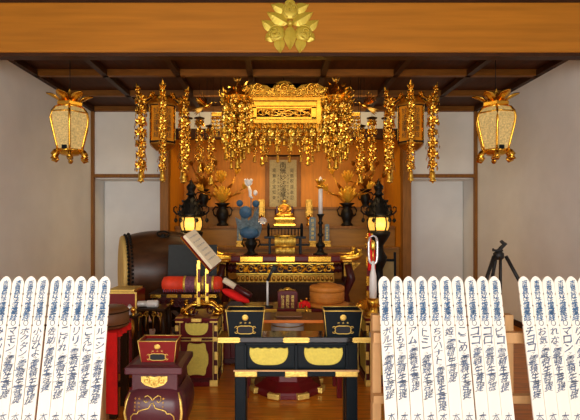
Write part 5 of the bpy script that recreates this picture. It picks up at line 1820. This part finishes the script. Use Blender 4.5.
# red cloth table with round wooden block on it
d = 3.3
zt = zz(333, d)
xr = xx(116.5, d)
t = thing('cloth_table', 'table covered with a bright red cloth behind left memorial boards', 'table', (xr - 0.2, d + 0.18, 0))
m = MB(); m.box((0, 0, zt - 0.02), (0.37, 0.31, 0.03))
for s_ in (-1, 1):
    for y in (-0.12, 0.12): m.box((s_ * 0.16, y, (zt - 0.03) / 2), (0.05, 0.05, zt - 0.03))
m.build('table_frame', 'wooddk', t)
m = MB(); n = 64; vs = []; fs = []
def per(q, grow):
    s4 = q * 4; k_ = int(s4) % 4; f_ = s4 - int(s4); a = 0.295 + grow
    return [(-a + 2 * a * f_, -a), (a, -a + 2 * a * f_), (a - 2 * a * f_, a), (-a, a - 2 * a * f_)][k_]
for i in range(n):
    q = i / n
    for j in range(6):
        gq = j / 5
        x_, y_ = per(q, 0.0 + 0.014 * gq * math.sin(i * 1.35) + 0.01 * gq)
        dl = (zt - 0.05) if 4 * q <= 1.0 else 0.04
        vs.append((x_ * 0.67, y_ * 0.58, zt - gq * dl))
for i in range(n):
    for j in range(5):
        a = i * 6 + j; b = ((i + 1) % n) * 6 + j
        fs.append((a, a + 1, b + 1, b))
fs.append([i * 6 for i in range(n)])
m.add(vs, fs, smooth=False)
co = m.build('red_cloth', 'red', t)
sd = co.modifiers.new('solid', 'SOLIDIFY'); sd.thickness = 0.006
t = thing('wooden_block_drum', 'round brown wooden block drum on the red cloth table', 'drum', (xx(108, d + 0.2), d + 0.19, zt + 0.002))
MB().lathe([(0.12, 0), (0.15, 0.01), (0.158, 0.06), (0.15, 0.13), (0.13, 0.15), (0.02, 0.155)], 28).build('block', 'tub', t)
m = MB()
for z in (0.03, 0.12): m.lathe([(0.15, z - 0.006), (0.161, z), (0.15, z + 0.006)], 28)
m.build('carved_band', 'wooddk', t)

# tripod on the right
def tripod():
    d = 5.0; u = K(d)
    zc = zz(256, d)
    t = thing('tripod', 'black camera tripod standing by the right wall', 'tripod', (xx(498.5, d), d, 0))
    m = MB(); m.lathe([(0.035, zc - 0.04), (0.055, zc - 0.02), (0.055, zc + 0.03), (0.03, zc + 0.05)], 10); m.build('spider', 'rubber', t)
    MB().tube([(0.02, 0, 0.5), (0.02, 0, zc + 0.10)], 0.016, 8).build('column', 'rubber', t)
    for ex, ey in ((-0.46, -0.12), (0.58, -0.15), (0.03, 0.5)):
        m = MB(); k_ = Vector((ex, ey, 0.0)); top = Vector((ex * 0.12, ey * 0.12, zc))
        mid = top.lerp(k_, 0.5)
        m.tube([top, mid], 0.019, 7); m.tube([mid, k_ + Vector((0, 0, 0.01))], 0.013, 7); m.sphere(mid, 0.024, 8); m.sphere(k_ + Vector((0, 0, 0.018)), 0.018, 7)
        m.build('leg', 'rubber', t)
    m = MB(); zt = zc + 0.09
    m.box((-0.01, 0, zt - 0.03), (0.10, 0.05, 0.022)); m.tube([(-0.04, 0, zt - 0.03), (-0.065, 0, zt - 0.01)], 0.011, 6)
    T = Matrix.Translation((0.04, 0, zt + 0.01)) @ Matrix.Rotation(-0.8, 4, 'Y')
    m.box((0, 0, 0), (0.11, 0.04, 0.03), 0, T); m.box((0.035, 0, 0.03), (0.03, 0.035, 0.05), 0, T)
    m.build('head', 'rubber', t, bevel=0.006)
    m = MB(); m.tube([(-0.015, -0.05, zc + 0.0), (-0.018, -0.06, zc - 0.2)], 0.006, 5); m.build('strap', 'wooddk', t)


tripod()

# ================================================================== MEMORIAL BOARDS
LEAN = 0.225          # metres towards the viewer per metre down
BT = 2.6              # depth of the board tops
BW = 0.0645


def board_prof(w, L):
    """outline in board plane: x, distance from the tip downwards"""
    right = [(0.0, 0.0), (w * 0.10, 0.0015), (w * 0.22, 0.006), (w * 0.36, 0.016), (w * 0.46, 0.028), (w / 2, 0.04)]
    for s in (0.098, 0.162, 0.222, 0.268):
        right += [(w / 2, s - 0.006), (w / 2 - 0.0045, s), (w / 2, s + 0.006)]
    right.append((w / 2, L))
    return right


_bm = None
RB = random.Random(21)


def board(px, name, label, group):
    global _bm
    zt = zz(276.2, BT)
    x = xx(px, BT)
    L = zt * math.sqrt(1 + LEAN * LEAN)
    y_foot = BT - LEAN * zt
    rx = -math.atan(LEAN)
    t = thing('memorial_board', label, 'memorial board', (x, y_foot, 0.0), group)
    t.rotation_euler = (rx, 0, 0)
    if _bm is None:
        r = board_prof(BW, L)
        poly = [(a, L - s) for a, s in r] + [(-a, L - s) for a, s in reversed(r[1:])]
        mb = MB().prism(poly, 0.0, 0.009)
        _bm = mb.build('board', 'board', t)
    else:
        o = _bm.copy(); COL.objects.link(o); o.parent = t
    m = MB()
    sc = 0.0057
    sh = RB.uniform(0.10, 0.2)
    for i, ch in enumerate('南無妙法蓮華経'):
        for dx in (0.0, 0.0007):
            write(m, ch, dx + 0.0015 - 0.0007 * i, L - (7.4 + i * 5.3) * sc, 0.028 + 0.0018 * i, 0.039, -0.0006 - dx * 0.1, 0, sh, 0.055, RB, 0.16)
    m.build('mantra_inscription', 'ink', t)
    m = MB()
    s0 = 44.8 * sc
    m.tube([(0.012 * math.cos(a * PI / 7), -0.0008, L - s0 + 0.014 * math.sin(a * PI / 7)) for a in range(15)], 0.0019, 4)
    s = 52.5; n = len(name)
    stp = 8.2 if n <= 2 else (7.6 if n == 3 else 6.6)
    for ch in name:
        for dx in (0.0, 0.0006):
            write(m, ch, dx + RB.uniform(-0.001, 0.001), L - s * sc, 0.044, 0.042 if n < 4 else 0.037, -0.0006 - dx * 0.1, 0, sh, 0.05, RB, 0.14)
        s += stp
    s -= stp * 0.5 - 2.0
    write(m, '之', 0.001, L - s * sc, 0.026, 0.022, -0.0006, 0, sh, 0.05, RB, 0.1); s += 5.6
    for ch in '霊頓生菩提':
        for dx in (0.0, 0.0003):
            write(m, ch, dx + RB.uniform(-0.001, 0.001), L - s * sc, 0.043, 0.044, -0.0006 - dx * 0.1, 0, sh + 0.14, 0.07, RB, 0.22)
        s += 7.6
    m.build('name_inscription', 'ink2', t)
    m = MB()
    write(m, '本', 0.0, L - 130 * sc, 0.040, 0.05, -0.0006, 0, sh, 0.05, RB, 0.12)
    m.build('closing_inscription', 'ink2', t)


ordn = ['', 'second', 'third', 'fourth', 'fifth', 'sixth', 'seventh', 'eighth', 'ninth', 'tenth']
left = list(zip((6.5, 19, 31.3, 43.7, 57.3, 69.4, 81.3, 93.3, 105.2), ('みみツ', 'マモン', 'ホクタン', '小山ひよ', '佐助', 'こげれ', 'リリ', 'こえに', 'ルーシー')))
for i, (px, nm) in enumerate(left):
    k = 8 - i
    where = 'rightmost of the left row' if k == 0 else ('leftmost of the left row, cut by frame' if i == 0 else '%s from the right in the left row' % ordn[k])
    board(px, nm, 'cream memorial board named %s, %s' % (nm, where), 'memorial boards in the left row')
mid = list(zip((384, 396.4, 408.6, 420.8, 433, 445, 457, 470, 482, 493.9), ('ボルテ', 'ともぞ', 'アム', 'トミー', 'ちびハナト', '姫', 'ここめ', 'ココ', 'コロ', 'ピコ')))
for i, (px, nm) in enumerate(mid):
    where = 'leftmost of the middle row' if i == 0 else ('rightmost of the middle row' if i == 9 else '%s from the left in the middle row' % ordn[i])
    board(px, nm, 'cream memorial board named %s, %s' % (nm, where), 'memorial boards in the middle row')
right = list(zip((523.4, 535.4, 547.3, 559.1, 570.9, 582.8), ('チョコ', 'お気', 'れな', 'マロン', 'りん', 'モモ')))
for i, (px, nm) in enumerate(right):
    where = 'leftmost of the right row' if i == 0 else ('sliver at the right frame edge' if i == 5 else '%s from the left in the right row' % ordn[i])
    board(px, nm, 'thin sliver of a cream memorial board at the right frame edge' if i == 5 else 'cream memorial board named %s, %s' % (nm, where), 'memorial boards in the right row')


def rack(x0, x1, label, posts):
    d = 2.66
    t = thing('board_rack', label, 'rack', ((x0 + x1) / 2, d, 0), 'wooden racks for memorial boards')
    cx = (x0 + x1) / 2
    ztop = zz(315, d)
    for px in posts:
        MB().box((px - cx, 0.03, ztop / 2), (0.05, 0.06, ztop)).build('post', 'lightwood', t, bevel=0.003)
    for z in (zz(336, d), zz(396.5, d)):
        MB().box((0, -0.03 if z < 0.6 else -0.03, z), (x1 - x0, 0.045, 0.06 if z > 0.6 else 0.045)).build('rail', 'lightwood', t, bevel=0.003)
    return t


# rails sit just behind the leaning boards
rack(xx(377, 2.66) - 0.03, 1.95, 'pale wooden rack behind the middle and right memorial boards', (xx(377, 2.66), 1.2, 1.92))
rack(-1.95, xx(104, 2.66), 'pale wooden rack behind the left memorial boards', (-1.92, xx(98, 2.66)))

# ================================================================== CAMERA, LIGHT
cam = bpy.data.cameras.new('camera'); co = bpy.data.objects.new('camera', cam); COL.objects.link(co)
cam.sensor_width = 36; cam.lens = 36 * F / 580
cam.shift_x = 14 / 580; cam.shift_y = 14 / 580
cam.clip_start = 0.05
co.location = (CX, 0, EYE); co.rotation_euler = (PI / 2, 0, 0)
S.camera = co

w = bpy.data.worlds.new('World'); S.world = w; w.use_nodes = True
bg = w.node_tree.nodes['Background']; bg.inputs[0].default_value = (0.85, 0.92, 1.0, 1); bg.inputs[1].default_value = 0.9


def area(name, loc, target, sx, sy, power, col, spread=180):
    l = bpy.data.lights.new(name, 'AREA'); l.shape = 'RECTANGLE'; l.size = sx; l.size_y = sy; l.energy = power; l.color = col
    l.spread = math.radians(spread)
    o = bpy.data.objects.new(name, l); COL.objects.link(o); o.location = loc
    o.rotation_euler = (Vector(target) - Vector(loc)).to_track_quat('-Z', 'Y').to_euler()
    return o


def point(name, loc, power, col, r=0.1):
    l = bpy.data.lights.new(name, 'POINT'); l.energy = power; l.color = col; l.shadow_soft_size = r
    o = bpy.data.objects.new(name, l); COL.objects.link(o); o.location = loc
    return o


area('daylight_doorway', (-0.8, -2.9, 1.5), (0, 5, 1.4), 5.0, 2.4, 330, (1.0, 0.97, 0.93))
area('alcove_lamp', (0, 7.95, 2.74), (0, 8.9, 1.7), 3.0, 0.12, 12, (1.0, 0.62, 0.25))
area('altar_fill', (0, 6.6, 3.2), (0, 7.7, 1.1), 2.6, 0.2, 36, (1.0, 0.70, 0.34))  # added warm fill for the altar, no visible fixture
area('hangings_fill', (0, 4.75, 3.1), (0, 6.6, 2.2), 3.0, 0.2, 7, (1.0, 0.74, 0.40))  # weak unseen light added to bring out the gold hangings
for x in (-1.41, 1.41): point('lantern_bulb', (x, 6.75, 1.40), 2.0, (1.0, 0.65, 0.25), 0.05)
for x in (xx(70, 5.1), xx(495.5, 5.1)): point('lantern_bulb', (x, 5.1, 1.4 + 0.95), 3, (1.0, 0.72, 0.38), 0.08)

S.view_settings.view_transform = 'Standard'; S.view_settings.look = 'None'
S.view_settings.exposure = 0.0; S.view_settings.gamma = 1.0; S.view_settings.use_curve_mapping = False
